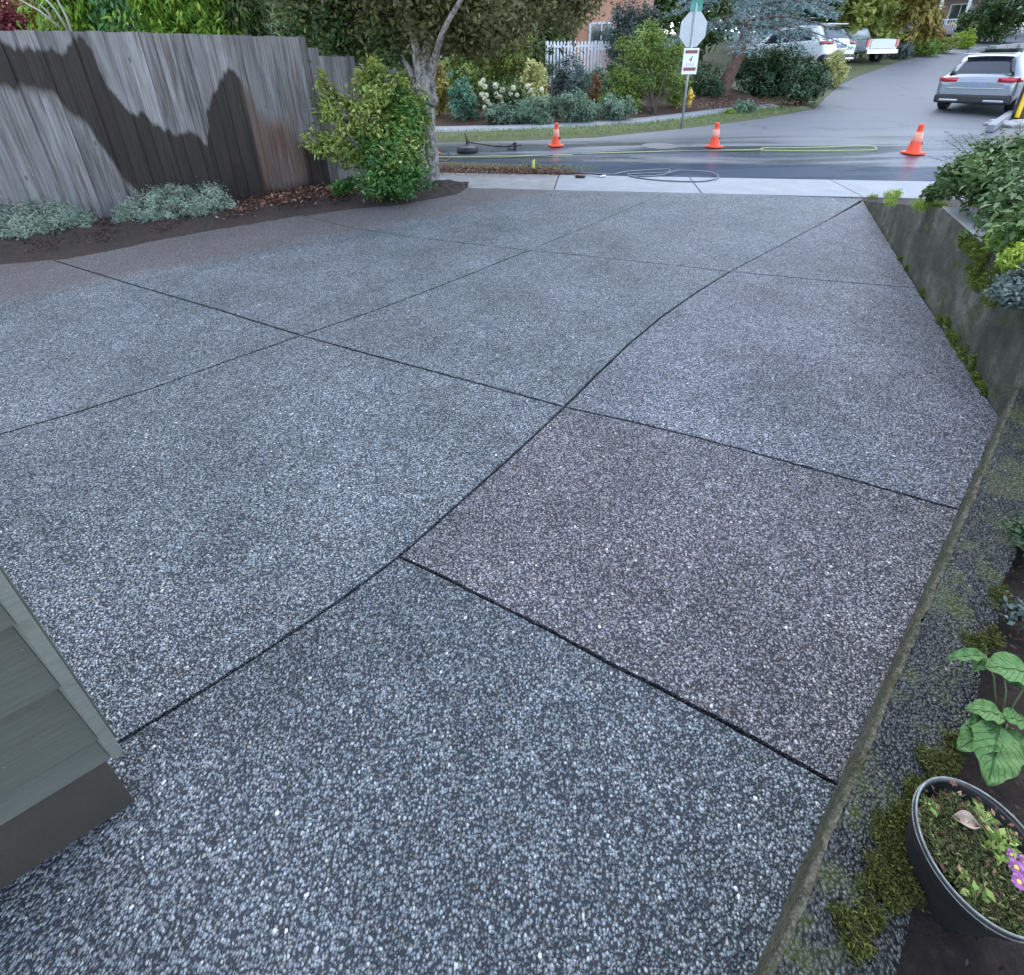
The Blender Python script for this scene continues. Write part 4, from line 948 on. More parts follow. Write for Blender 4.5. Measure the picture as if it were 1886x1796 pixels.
def hose(name, px, rad, mat, label, road=True, wig=0.01, dz=None):
    pts = [onroad(x, y, rad) if road else Vector((*G(x, y, 0).xy, rad+.004)) for x, y in px]; fine = []
    for i in range(len(pts)-1):
        for s in np.linspace(0, 1, 8, endpoint=i == len(pts)-2):
            p0 = pts[max(i-1, 0)]; p3 = pts[min(i+2, len(pts)-1)]; p1, p2 = pts[i], pts[i+1]
            q = .5*((2*p1)+(p2-p0)*s+(2*p0-5*p1+4*p2-p3)*s*s+(3*p1-p0-3*p2+p3)*s**3); q.z = max(q.z, rad)+wig*abs(noise.noise(q*2)); fine.append(q)
    mb = MB(); mb.tube(fine, rad, 8); return props(mb.build(name, mat, smooth=True), label, 'hose')
M_yh = simple('hose_lime', (.32, .38, .13), .45, var=.08); M_gh = simple('hose_grey', (.11, .13, .16), .4); M_bh = simple('hose_black', (.03, .03, .035), .4)
hose('garden_hose', [(796, 291), (900, 290), (1020, 288), (1120, 283), (1250, 280), (1390, 277), (1410, 274), (1500, 273), (1590, 270), (1612, 273), (1600, 278), (1500, 279), (1400, 278)], .010, M_yh, 'long lime green hose stretched along the wet street')
hose('pressure_hose', [(1400, 281), (1300, 279), (1180, 283), (1060, 286), (900, 293), (800, 293)], .01, M_bh, 'thin black hose running beside the lime green one')
hose('coiled_hose', [(1050, 318), (1120, 323), (1160, 318), (1225, 314), (1228, 319), (1170, 322), (1156, 324), (1180, 330), (1230, 335), (1290, 336), (1322, 329), (1305, 319), (1250, 316), (1215, 325), (1160, 327)], .010, M_gh, 'grey pressure hose lying in loops on the sidewalk edge', road=False)
hose('looped_hose', [(795, 275), (812, 278), (828, 284), (830, 293), (818, 298), (800, 297)], .009, M_bh, 'short black hose loop beside the gnarled trunk')
q2 = Vector((*G(1062, 328, 0).xy, .004)); wd_ = empty('spray_lance', q2, -.12, label='black spray lance with white nozzle lying on the sidewalk', cat='spray lance')
mb = MB(); mb.tube([(-.02, .0, .02), (.12, .0, .022)], .02, 8); mb.build('grip', M_black, wd_, smooth=True)
mb = MB(); mb.tube([(-.05, .12, .015), (.2, .09, .02), (.42, .03, .015)], .009, 6); mb.build('tube', M_steel, wd_, smooth=True)
mb = MB(); mb.tube([(.34, .0, .02), (.42, .09, .02)], .012, 6); mb.build('nozzle', M_white, wd_, smooth=True)
# small yellow utility flag in the strip
yf = G(980, 318, 0); fr = empty('marker_flag', (yf.x, yf.y, .03), label='small yellow marker flag in the brown planting strip', cat='marker flag')
mb = MB(); mb.tube([(0, 0, 0), (0, 0, .16)], .002, 5); mb.build('wire', M_steel, fr)
mb = MB(); mb.grid([[(.002+x*.04, .01*math.sin(x*5+z*3), .05+z*.10+(.03*x if z else -.02*x)) for x in (0, .35, .7, 1)] for z in (0, .5, 1)]); o_ = mb.build('flag', simple('flag_yellow', (.75, .75, .15), .5), fr); o_.modifiers.new('s', 'SOLIDIFY').thickness = .002
# manhole cover
mc = onroad(1215, 268, .003); mb = MB(); mb.lathe([(.36, -.02), (.36, .004), (.31, .004), (.30, .001), (0, .002)], 32, mc); props(mb.build('manhole_cover', simple('cast_iron', (.10, .10, .105), .45, .3), smooth=False), 'round iron manhole cover set in the street left of the middle cone', 'manhole cover')
# utility pole with guard, kerb and rocks
pp = G(1880, 217); up = empty('utility_pole', pp, label='reddish brown wooden utility pole with a yellow plastic guard strip', cat='pole')
mb = MB(); mb.lathe([(.2, -.2), (.19, 1), (.17, 5), (.15, 8.5), (0, 8.5)], 20); mb.build('pole', B_red, up, smooth=True)
mb = MB(); mb.lathe([(.05, .02), (.05, 2.4), (.03, 2.42), (0, 2.42)], 12, (-.2, -.09, 0)); mb.build('guard_strip', simple('guard_yellow', (.8, .55, .02), .45, var=.06), up, smooth=True)
def rock(px, py, r, label):
    g = G(px, py); mb = MB(); sd = px*1.3; vs = []; n, m = 14, 9; rows = []
    for i in range(m+1):
        th = PI*i/m; row = []
        for j in range(n+1):
            ph_ = 2*PI*(j % n)/n; d = Vector((math.sin(th)*math.cos(ph_), math.sin(th)*math.sin(ph_), math.cos(th))); q = d*r*(1+.35*noise.noise(d*1.6+Vector((sd, 0, 0)))); row.append((g.x+q.x*1.3, g.y+q.y, terr(g.x, g.y)+q.z*.55+r*.12))
        rows.append(row)
    mb.grid(rows); return props(mb.build('rock', M_rock, smooth=False), label, 'rock', 'pale broken rocks at the foot of the utility pole')
M_rock = concrete('pale_rock', (.42, .41, .40), .4)
for i, (px, py, r) in enumerate(((1838, 226, .14), (1850, 232, .16), (1864, 234, .15), (1878, 230, .2), (1895, 232, .2), (1822, 230, .1))):
    rock(px, py, r, ['pale rock left of the pole foot, nearest the kerb slab', 'pale rock in front of the kerb slab end', 'pale rock directly before the pole foot', 'larger pale rock against the pole foot', 'larger pale rock at the frame edge by the pole', 'smallest pale rock, farthest from the pole'][i])
ka, kb = G(1826, 234), G(1862, 205); mb = MB(); dk_ = (kb-ka); mb.box(((ka+kb)/2+Vector((.1, 0, .04))), (dk_.length*1.6, .14, .16), math.atan2(dk_.y, dk_.x)); props(mb.build('kerb_slab', M_walk, bevel=.015), 'short pale concrete kerb piece beside the utility pole', 'kerb')

# ------------------------------------------------------------------ CARS
def paint(name, col, metal=.35, rough=.28): return simple(name, col, rough, metal, var=.03, coat=.6)
M_carglass = simple('car_glass', (.02, .025, .035), .06, var=.05, spec=1); M_tail = simple('tail_lamp_red', (.45, .012, .03), .2, var=.1, coat=.7); M_trim = simple('black_trim', (.025, .025, .028), .5); M_chrome = simple('chrome', (.75, .76, .78), .12, 1, var=.05); M_tyre = simple('tyre', (.012, .012, .013), .8); M_rim = simple('alloy', (.4, .41, .43), .3, .9)
def ringpts(st):
    x, zb, zm, zbelt, zt, w_, wt = st
    return [(x, 0, zb), (x, w_*.86, zb), (x, w_*.97, zb+.10), (x, w_, zm), (x, w_*.985, zbelt-.03), (x, w_*.95, zbelt), (x, wt+.03, zt-.09), (x, wt-.03, zt-.02), (x, wt*.6, zt), (x, 0, zt+.012)]
def loft_body(sts):
    mb = MB(); rows = []
    for st in sts:
        r = ringpts(st); rows.append([(p[0], -p[1], p[2]) for p in r]+[p for p in r[::-1][1:]])
    mb.grid(rows)
    n = len(rows[0])
    for rI in (0, len(rows)-1):
        b = len(mb.v); mb.v += rows[rI]; f = [b+i for i in range(n)]; mb.f.append(tuple(f if rI else f[::-1])); mb.mi.append(0)
    return mb
def wheel(parent, x, y, r, s):
    wr = empty('wheel', (x, y, r)); wr.parent = parent
    mb = MB(); mb.lathe([(r*.66, -.1), (r*.94, -.11), (r, -.085), (r, .085), (r*.94, .11), (r*.66, .1)], 28, axis='Y'); mb.build('tyre', M_tyre, wr, smooth=True)
    mb = MB(); mb.lathe([(r*.67, s*.09), (r*.6, s*.1), (r*.56, s*.04), (0, s*.04)], 28, axis='Y')
    for i in range(5):
        a_ = 2*PI*i/5; mb.box((math.cos(a_)*r*.33, s*.075, math.sin(a_)*r*.33), (r*.62, .03, .05), M=Matrix.Rotation(-a_, 4, 'Y'))
    mb.build('rim', M_rim, wr)
def car(name, loc, rz, pm, label, cat, sts, wheels, side, rear_win, k=1., suv=True, tail='wide'):
    """car points along +x; rear at x=0"""
    r = empty(name, loc, rz, label=label, cat=cat); r.scale = (k, k, k)
    body = loft_body(sts).build('body', pm, r, smooth=True); body.data.polygons.foreach_set('use_smooth', [True]*len(body.data.polygons))
    sm = body.modifiers.new('s', 'SUBSURF'); sm.levels = 2; sm.render_levels = 2
    def at(x, kk, t):       # point on the side between ring k and k+1
        for a_, b_ in zip(sts, sts[1:]):
            if a_[0] <= x <= b_[0]:
                f = (x-a_[0])/(b_[0]-a_[0]); st = [p+(q-p)*f for p, q in zip(a_, b_)]; rp = ringpts(st); return Vector(rp[kk]).lerp(Vector(rp[kk+1]), t)
    for s in (-1, 1):
        for (x0, x1, x0t, x1t) in side:
            mb = MB(); rows = []
            for t in np.linspace(.06, .9, 5):
                row = []
                for u in np.linspace(0, 1, 7):
                    q = at((x0+(x0t-x0)*t)*(1-u)+(x1+(x1t-x1)*t)*u, 5, t); row.append((q.x, s*(q.y+.012), q.z))
                rows.append(row if s < 0 else row[::-1])
            mb.grid(rows); mb.build('side_window', M_carglass, r, smooth=True)
    x0, z0, w0, x1, z1, w1 = rear_win; mb = MB(); rows = []
    for t in np.linspace(0, 1, 5):
        rows.append([(x0+(x1-x0)*t-.018+.03*abs(u)**2, -u*(w0+(w1-w0)*t), z0+(z1-z0)*t) for u in np.linspace(-1, 1, 9)])
    mb.grid(rows); o = mb.build('rear_window', M_carglass, r, smooth=True); o.modifiers.new('s', 'SOLIDIFY').thickness = .01
    for (x, w_, y) in wheels:
        for s in (-1, 1): wheel(r, x, s*y, w_, s)
    for s in (-1, 1):
        q = at(side[0][1]-.05, 5, .1); mb = MB(); mb.box((q.x, s*(q.y+.1), q.z+.02), (.1, .2, .14)); mb.build('mirror', pm, r, bevel=.03)
    return r
SUV = [(.0, .42, .62, .80, .86, .80, .62), (.05, .32, .66, .92, .99, .90, .68), (.16, .26, .70, .98, 1.06, .925, .68), (.42, .25, .72, 1.0, 1.40, .935, .64), (.62, .25, .72, 1.0, 1.56, .935, .62), (1.2, .25, .72, .98, 1.62, .94, .64), (2.2, .25, .70, .95, 1.62, .94, .64), (2.75, .25, .70, .94, 1.54, .93, .62), (3.3, .25, .68, .93, 1.12, .92, .66), (3.6, .25, .66, .88, .99, .91, .66), (4.3, .28, .6, .78, .86, .86, .58), (4.52, .36, .52, .64, .68, .72, .5)]
M_silver = paint('silver_paint', (.27, .30, .34)); M_carwhite = paint('white_car_paint', (.72, .74, .77), .05)
def suv(loc, rz, pm, label, k=1., detail=True):
    r = car('parked_suv', loc, rz, pm, label, 'car', SUV, [(.85, .36, .80), (3.65, .36, .80)], [(.62, 3.05, .95, 2.65)], (.13, 1.03, .74, .50, 1.50, .58), k)
    for s in (-1, 1):
        mb = MB(); rows = []
        for z in (.86, .92, .98): rows.append([(x, s*y, z) for x, y in ((.005, .46), (.002, .62), (.02, .78), (.07, .89), (.22, .955))])
        mb.grid(rows if s > 0 else rows[::-1]); o = mb.build('tail_lamp', M_tail, r, smooth=True); m_ = o.modifiers.new('s', 'SOLIDIFY'); m_.thickness = .05; m_.offset = 1
    mb = MB(); mb.box((.11, 0, .40), (.3, 1.78, .26)); mb.build('rear_bumper', M_trim, r, bevel=.06)
    for s in (-1, 1):
        mb = MB(); mb.box((-.05, s*.52, .36), (.04, .46, .07)); mb.build('exhaust_trim', M_chrome, r, bevel=.02)
    mb = MB(); mb.box((-.0, 0, .80), (.03, .5, .13)); mb.build('licence_plate', simple('plate_blue', (.22, .25, .38), .5), r, bevel=.005)
    mb = MB(); mb.box((-.0, 0, .69), (.035, 1.3, .035)); mb.build('tailgate_crease', M_chrome if detail else pm, r, bevel=.008)
    mb = MB(); mb.box((.50, 0, 1.585), (.32, 1.12, .035)); mb.build('spoiler', pm, r, bevel=.015)
    for s in (-1, 1):
        mb = MB(); mb.tube([(.7, s*.6, 1.6), (.8, s*.6, 1.67), (2.4, s*.6, 1.68), (2.55, s*.6, 1.6)], .018, 6); mb.build('roof_rail', M_trim, r, smooth=True)
    mb = MB(); mb.box((1.55, 0, 1.637), (1.3, .9, .012)); mb.build('sunroof', M_carglass, r)
    return r
tl_, tr_ = G(1740, 203), G(1848, 207); mid = (tl_+tr_)/2
hd = math.radians(90-54)   # heading, from +x
fwd_ = Vector((math.cos(hd), math.sin(hd), 0)); kk = .94
loc = mid-fwd_*.75*kk; loc.z = terr(mid.x, mid.y)-.016
s1 = suv(loc, hd, M_silver, 'silver sport utility car driving up the side street', kk); s1.name = 'silver_suv'
s1.rotation_euler = (0, -.045, hd)
g = AT(1548, 140, 26.0); g.z = terr(g.x, g.y)
s2 = suv((g.x-.3, g.y, g.z), math.radians(112), M_carwhite, 'white sport utility car parked behind the rhododendrons', 1.22, False); s2.name = 'white_suv'
g = AT(1478, 120, 29.5); g.z = terr(g.x, g.y)+.1
s3 = suv((g.x+1., g.y+.6, g.z+.25), math.radians(112), M_carwhite, 'white van like car half hidden behind the white sport utility car', 1.1, False); s3.name = 'white_van'
# pickup
PU = [(0, .5, .7, 1.02, 1.10, .90, .86), (.1, .45, .75, 1.04, 1.12, .97, .90), (1.7, .45, .75, 1.04, 1.12, .97, .90), (1.78, .45, .75, 1.06, 1.5, .97, .74), (1.95, .45, .75, 1.08, 1.88, .97, .70), (3.4, .45, .75, 1.08, 1.90, .97, .70), (4.1, .45, .75, 1.07, 1.3, .96, .76), (4.3, .45, .75, 1.05, 1.18, .95, .8), (5.3, .45, .7, .98, 1.10, .92, .78), (5.5, .5, .7, .85, .9, .8, .7)]
g = AT(1612, 122, 28.0); g.z = terr(g.x, g.y)
pu = car('pickup_truck', (g.x, g.y-.1, g.z), math.radians(100), paint('truck_silver', (.42, .44, .46), .2), 'silver white pickup truck with red tail lamps beside the white car', 'pickup truck', PU, [(1.05, .4, .84), (4.45, .4, .84)], [(2.05, 3.0, 2.1, 3.0), (3.05, 4.0, 3.05, 3.6)], (1.76, 1.2, .66, 1.93, 1.78, .6), 1.0)
for s in (-1, 1):
    mb = MB(); mb.box((-.0, s*.86, .92), (.07, .15, .34)); mb.build('tail_lamp', M_tail, pu, bevel=.02)
mb = MB(); mb.box((-.06, 0, .52), (.16, 1.8, .2)); mb.build('rear_bumper', M_chrome, pu, bevel=.03)
mb = MB(); mb.box((-.015, 0, .86), (.04, 1.4, .4)); mb.build('tailgate', paint('truck_silver_gate', (.42, .44, .46), .2), pu, bevel=.02)
mb = MB(); mb.box((.9, 0, 1.115), (1.5, 1.5, .03)); mb.build('bed_cover', M_trim, pu, bevel=.01)
g = AT(1655, 82, 38); g.z = terr(g.x, g.y)
s4 = suv((g.x, g.y, g.z+.2), math.radians(70), paint('blue_paint', (.05, .12, .32)), 'blue car far up the side street beyond the pickup truck', .95, False); s4.name = 'blue_car'
# low stone wall far right
g = AT(1872, 84, 30); mb = MB(); g.z = terr(g.x, g.y)
for i in range(7): mb.box((g.x-1.0+i*.62, g.y+.05*(i % 2), g.z+.28), (.6, .5, .55+.08*(i % 3)), .05*i)
props(mb.build('stone_wall', M_rock, bevel=.05), 'low pale stone wall at the frame edge beyond the silver car', 'wall')

# ------------------------------------------------------------------ RIGHT RETAINING WALL
bd = (W0-W1); bL = bd.length; bd.normalize(); bn = Vector((bd.y, -bd.x, 0))      # away from the driveway
cr = G(1685, 522, 0); tq = (cr-W1).dot(bd); HW = .0
cornerTop = None
def wall_h():
    r = ray(1735, 383); # meet the wall plane
    k = ((W1.x*bn.x+W1.y*bn.y))/(r[0]*bn.x+r[1]*bn.y); return Vector((r[0]*k, r[1]*k, H+r[2]*k))
cT = wall_h(); HW = cT.z; tq = (Vector((cT.x, cT.y, 0))-W1).dot(bd)
print('WALL', HW, tq, bL, W0, W1, cT)
rw = empty('retaining_wall', W1, label='mossy concrete retaining wall sloping down to the sidewalk beside the driveway', cat='wall')
TH = .19
def wl(mb, prof, t0, t1):   # extrude vertical profile (list of (along, z)) by thickness between t0 and t1
    a_ = [W1+bd*s+bn*t0+Vector((0, 0, z))-W1 for s, z in prof]; b_ = [W1+bd*s+bn*t1+Vector((0, 0, z))-W1 for s, z in prof]
    n = len(prof); mb.add(a_+b_, [tuple(range(n)), tuple(range(2*n-1, n-1, -1))]+[(i, i+n, (i+1) % n+n, (i+1) % n) for i in range(n)])
def rough_wall():
    # subdivided face with a slightly uneven top edge
    mb = MB(); rows = []; ns = 60; nz = 12; ss = np.linspace(-3.2, bL, ns)
    def topz(s): return HW if s < tq else HW*(bL-s)/(bL-tq)
    front = []
    for s in ss:
        zt_ = topz(s)+.004*noise.noise(Vector((s*6, 0, 0))); front.append([(bd*s+bn*(.004*noise.noise(Vector((s*5, j*.7, 1))))+Vector((0, 0, -.06+(zt_+.06)*j/nz))) for j in range(nz+1)]+[(bd*s+bn*TH+Vector((0, 0, zt_-.002))), (bd*s+bn*TH+Vector((0, 0, -.06)))])
    mb.grid(front)
    return mb
o_ = rough_wall().build('wall_face', M_wall, rw)
mb = MB(); wl(mb, [(-3.2, HW+.002), (tq, HW+.002), (tq, HW+.012), (-3.2, HW+.012)], -.003, TH+.004); mb.build('cap', M_cap, rw, bevel=.004)
# raised planting soil behind it
mb = MB(); rows = []
for s in np.linspace(-3.2, bL+.85, 30):
    rows.append([(W1+bd*s+bn*(TH+.001+t)+Vector((0, 0, max(-.02, min(HW-.06, HW*(bL-s)/(bL-tq)-.03) if s > tq else HW-.06)+.05*noise.noise(Vector((s*3, t*3, 0)))))) for t in np.linspace(0, 3.2, 14)])
mb.grid(rows); props(mb.build('raised_soil', M_soil, smooth=True), kind='structure')
q_ = [W0-bd*.05-bn*.01, W0+bn*2.6, W0+bn*2.6+sn*1.2, W0+sn*.6-sdir*.05]
t__ = (W0-sA).dot(sn); mb = MB(); mb.prism([(p.x, p.y) for p in (W0-bd*.1, W0-bd*.1+bn*2.8, sA+sdir*((W0-sA).dot(sdir)+3.5)+sn*.03, sA+sdir*((W0-sA).dot(sdir)-.05)+sn*.03)], -.06, -.003); props(mb.build('soil_edge', M_soil), kind='structure')
pxshrub('grass_tuft', 1648, 366, 16, 352, 420, .05, 'lime', 'small green tuft where the retaining wall meets the sidewalk', 2, W=.008, stems=0)
pxshrub('grass_tuft', 1610, 367, 9, 360, 200, .04, 'olive', 'tiny olive tuft at the very tip of the retaining wall', 2, W=.008, stems=0)
# plants over the wall
wp = W1+bd*1.6+bn*.7; wp.z = HW-.05
def onwall(px, py, z=None): return G(px, py, z if z is not None else HW)
def coverbl(L): 
    out = []
    for cx, cy, rp, z, rzf in L:
        c = G(cx, cy, z); d_ = P_depth(c); r = rp*d_/F; out.append((c.x-wp.x, c.y-wp.y, c.z-wp.z, r, r, r*rzf))
    return out
P1 = plant('ground_cover', wp, coverbl([(1812, 325, 40, .85, .7), (1866, 325, 56, .85, .8), (1778, 335, 22, .78, .6), (1872, 372, 30, .82, .7), (1840, 365, 20, .75, .6), (1905, 360, 70, .8, .9), (1790, 315, 34, .8, .6), (1728, 358, 16, .62, .6), (1745, 352, 20, .66, .6), (1915, 420, 50, .8, .7), (1830, 300, 40, .9, .7), (1890, 295, 46, .95, .7), (1950, 400, 90, .8, .8)]), 30000, .05, .024, 'fern', 'dense dark green ground cover spilling over the retaining wall', 'plant', twigs=420, sig=.2, shell=.5, stems=14)
mb = MB()
lp, ln_, ld_ = [], [], []
for i in range(34):
    a0 = AT(random.uniform(1760, 1890), random.uniform(285, 320), 4.6+random.uniform(-.3, .3)); dv = Vector((random.uniform(-.9, .3), random.uniform(-.2, .3), random.uniform(.25, 1))).normalized(); l_ = random.uniform(.12, .34)
    pts = [a0-wp, a0-wp+dv*l_*.6, a0-wp+dv*l_+Vector((-.03, 0, -.01))]; mb.tube(pts, [.003, .002, .001], 4)
    for t in np.linspace(.2, 1, 8):
        q = pts[0].lerp(pts[2], t)
        for s in (-1, 1): lp.append(q); ld_.append(dv*.5+Vector((s*.7, s*.3, .2))); ln_.append((random.gauss(0, .4), random.gauss(0, .4), 1))
mb.build('shoots', B_dark, P1); leafmesh('shoot_leaves', np.array(lp), unit(np.array(ln_)), .032, .016, LM['fern'], P1, None, np.array(ld_))
w2 = W1+bd*1.0+bn*.3; w2.z = HW-.04; wp_save = wp; wp = w2
plant('fern_clump', w2, coverbl([(1872, 440, 26, .7, .7), (1852, 455, 18, .62, .7), (1895, 430, 36, .72, .8), (1880, 485, 20, .62, .7), (1905, 480, 34, .7, .8), (1846, 432, 14, .63, .5)]), 13000, .04, .012, 'lime', 'bright yellow green clump hanging over the wall below the dark ground cover', 'plant', twigs=220, sig=.2, stems=5)
plant('trailing_plant', w2, coverbl([(1862, 545, 24, .55, 1.0), (1850, 575, 16, .5, 1.), (1895, 540, 40, .6, .8), (1880, 515, 26, .62, .7)]), 6500, .03, .013, 'greyd', 'grey green plant trailing over the retaining wall above a dark hollow', 'plant', twigs=110, sig=.2, stems=4)
# moss growing on the wall face and along its foot
def moss_on(name, pts, label, n, r, mat='moss', L=.02, W=.004, nrm=(0, 0, 1)):
    P_ = []; Q = np.array([np.array(p) for p in pts]); k = rng.integers(0, len(Q), n)
    o = leafmesh(name, Q[k]+rng.normal(size=(n, 3))*r, unit(rng.normal(size=(n, 3))+np.array(nrm)*.6), L, W, LM[mat], None, rng.uniform(0, 1, n), np.array(nrm)*.8+rng.normal(size=(n, 3))*.7)
    return props(o, label, kind='stuff')
wn = -bn
mp = []
for (px, py, rr_) in ((1748, 600, .02), (1752, 620, .03), (1760, 640, .03), (1770, 660, .035), (1780, 678, .04), (1790, 695, .035), (1800, 712, .03), (1812, 728, .02), (1735, 592, .015), (1700, 545, .012), (1660, 480, .01), (1672, 495, .012)):
    r = ray(px, py); k = (W1.x*bn.x+W1.y*bn.y)/(r[0]*bn.x+r[1]*bn.y); c = Vector((r[0]*k, r[1]*k, max(.01, H+r[2]*k)))
    for i in range(10): mp.append(c+Vector(bd)*random.gauss(0, rr_)+Vector((0, 0, random.gauss(0, rr_)))+wn*.004)
moss_on('moss', mp, 'yellow green moss growing along the foot of the retaining wall', 7000, .008, 'moss', .018, .004, tuple(wn))
mp = []
for (px, py, rr_) in ((1800, 470, .03), (1812, 490, .03), (1795, 455, .02), (1825, 510, .03), (1805, 500, .03), (1835, 535, .03), (1780, 440, .015)):
    r = ray(px, py); k = (W1.x*bn.x+W1.y*bn.y)/(r[0]*bn.x+r[1]*bn.y); c = Vector((r[0]*k, r[1]*k, H+r[2]*k))
    for i in range(10): mp.append(c+Vector(bd)*random.gauss(0, rr_)+Vector((0, 0, random.gauss(0, rr_*1.4)))+wn*.004)
moss_on('moss', mp, 'brown green moss hanging from the top edge of the retaining wall', 8000, .01, 'moss', .03, .005, (wn.x*.5, wn.y*.5, -.8))
moss_on('moss', [G(px, py, max(.02, HW*.9)) for px, py in ((1700, 380), (1712, 378), (1722, 379), (1730, 381), (1738, 384), (1690, 377), (1640, 372))], 'bright moss cushion on the sloping top of the retaining wall', 4500, .02, 'lime', .012, .004)

# ------------------------------------------------------------------ NEAR RIGHT planter wall
HN = .2; NW = .135; nn_ = Vector((ndir.y, -ndir.x, 0)); print('NWID', [(G(x, y, .2)-n3).dot(nn_) for x, y in ((1780, 1332), (1770, 1200), (1700, 1640), (1640, 1790), (1800, 1050), (1850, 900))])
if nn_.x < 0: nn_ = -nn_
pw = empty('planter_wall', n3, label='low mossy aggregate planter wall along the near right side of the driveway', cat='wall')
mb = MB(); rows = []
A0 = -1.6; A1 = (W1-n3).length+2.0
for s in np.linspace(A0, A1, 620):
    e_ = .004*noise.noise(Vector((s*8, 0, 0)))+.0035*noise.noise(Vector((s*55, 1, 0)))+.002*noise.noise(Vector((s*160, 4, 0))); row = []
    for t, z in ((-.007, -.06), (-.007, .0), (-.004, .10), (-.001, HN-.010), (.003, HN-.002), (.010, HN+.001)):
        q = ndir*s+nn_*(t+e_*(1 if z > 0 else .3)+.003*noise.noise(Vector((s*14, z*20, 2)))); row.append((q.x, q.y, z))
    rows.append(row)
mb.grid(rows); mb.build('wall_edge', M_strip, pw, smooth=True)
mb = MB(); rows = []
for s in np.linspace(A0, A1, 160):
    row = []
    for t in np.linspace(.010, NW, 10):
        e_ = .02*noise.noise(Vector((s*5, 3, 0))) if t == NW else 0
        q = ndir*s+nn_*(t+e_+(.004*noise.noise(Vector((s*8, 0, 0))) if t < .02 else 0)); z = HN+(.004*noise.noise(Vector((s*6, t*6, 0))) if t > .04 else 0)
        row.append((q.x, q.y, z))
    q = ndir*s+nn_*(NW+.01); row.append((q.x, q.y, HN-.25)); rows.append(row)
mb.grid(rows); mb.build('aggregate_top', AGG['top'], pw, smooth=True)
# soil behind
mb = MB(); rows = []
for s in np.linspace(A0-.3, A1-.7, 60):
    rows.append([tuple(n3+ndir*s+nn_*(NW-.02+t)+Vector((0, 0, HN-.07+.05*noise.noise(Vector((s*7, t*7, 4)))+.02*noise.noise(Vector((s*25, t*25, 4)))))) for t in np.linspace(0, 1.8, 50)])
mb.grid(rows); props(mb.build('planter_soil', M_soil, smooth=True), kind='structure')
def topat(px, py, z=HN): return G(px, py, z)
moss_on('moss', [topat(x+random.gauss(0, 13), y+random.gauss(0, 16)) for x, y in ((1640, 1560), (1650, 1600), (1630, 1530), (1665, 1500), (1700, 1460), (1660, 1640), (1620, 1620), (1720, 1420), (1690, 1540)) for i in range(12)], 'olive moss cushion on the planter wall beside the flower pot', 22000, .006, 'mossd', .010, .0024)
moss_on('moss', [topat(x+random.gauss(0, 9), y+random.gauss(0, 9)) for x, y in ((1735, 1400), (1752, 1375), (1600, 1690), (1580, 1740), (1560, 1700), (1800, 1190), (1820, 1180), (1840, 1100)) for i in range(10)], 'dark green moss spots scattered along the planter wall top', 11000, .007, 'mossd', .010, .0024)
# crumbs of twig and dead leaf on soil and wall
def litter(name, pts, n, sp_, L, mat, label, zr=.01):
    Q = np.array([np.array(p) for p in pts]); k = rng.integers(0, len(Q), n); q = Q[k]+rng.normal(size=(n, 3))*np.array([sp_, sp_, zr*.3]); q[:, 2] = Q[k][:, 2]+rng.uniform(0, zr, n)
    return props(leafmesh(name, q, unit(rng.normal(size=(n, 3))*.45+np.array([0, 0, 1])), L, L*.5, LM[mat], None, rng.uniform(0, 1, n), fold=.1), label, kind='stuff')
litter('leaf_litter', [G(x, y, .05) for x, y in ((470, 372), (500, 365), (530, 358), (560, 350), (590, 352), (620, 350), (640, 350), (600, 362), (545, 366), (440, 385), (520, 372))], 1700, .16, .055, 'litter', 'reddish brown fallen leaves at the foot of the fence', .03)
litter('leaf_litter', [Vector((a_.x*(1-t)+b_.x*t, a_.y*(1-t)+b_.y*t, .05)) for a_, b_ in zip(edgeP[:9], back[:9]) for t in (.2, .35, .5, .7)], 2600, .09, .03, 'litterd', 'small dark leaf and bark crumbs over the soil bed by the fence', .02)
litter('leaf_litter', [n3+ndir*s+nn_*(NW+t)+Vector((0, 0, HN-.05)) for s in np.linspace(-.3, 1.6, 20) for t in (.1, .25, .4, .6)], 1400, .06, .012, 'litterd', 'dead leaf crumbs on the planter soil around the pot', .02)
litter('leaf_litter', [G(x, y, .045) for x in range(810, 1050, 20) for y in (311, 316)], 1300, .12, .04, 'litter', 'brown leaves over the planting strip beside the street', .02)
litter('leaf_litter', [G(x, y)+Vector((0, 0, .12)) for x in range(1250, 1460, 18) for y in (190, 197, 204)], 1200, .3, .07, 'litter', 'brown needles and leaves under the blue spruce', .03)
# grass on verges
gq = []
for i in range(9000):
    t = random.random()*(len(vg)-2.2); j = int(t); a_ = vg[j].lerp(vg[j+1], t-j); b_ = swn[min(j, 7)].lerp(swn[min(j+1, 7)], t-j); q = a_.lerp(b_, random.uniform(.08, .95)); gq.append((q.x, q.y, terr(q.x, q.y)+.03))
gq = np.array(gq); n_ = len(gq)
props(leafmesh('grass', gq, unit(rng.normal(size=(n_, 3))*np.array([1, 1, .2])), .07, .012, LM['grass'], None, rng.uniform(0, 1, n_), np.array([0, 0, 1.])+rng.normal(size=(n_, 3))*.4), 'rough green and straw grass on the far verge', kind='stuff')
gq = []
for i in range(700):
    q = (sA+sdir*random.uniform(-.5, 2.2)+sn*(SW+random.uniform(.1, .5))); gq.append((q.x, q.y, .04))
gq = np.array(gq); n_ = len(gq)
props(leafmesh('grass', gq, unit(rng.normal(size=(n_, 3))*np.array([1, 1, .2])), .06, .009, LM['grass'], None, rng.uniform(0, 1, n_), np.array([0, 0, 1.])+rng.normal(size=(n_, 3))*.5), 'thin grass in the brown planting strip', kind='stuff')
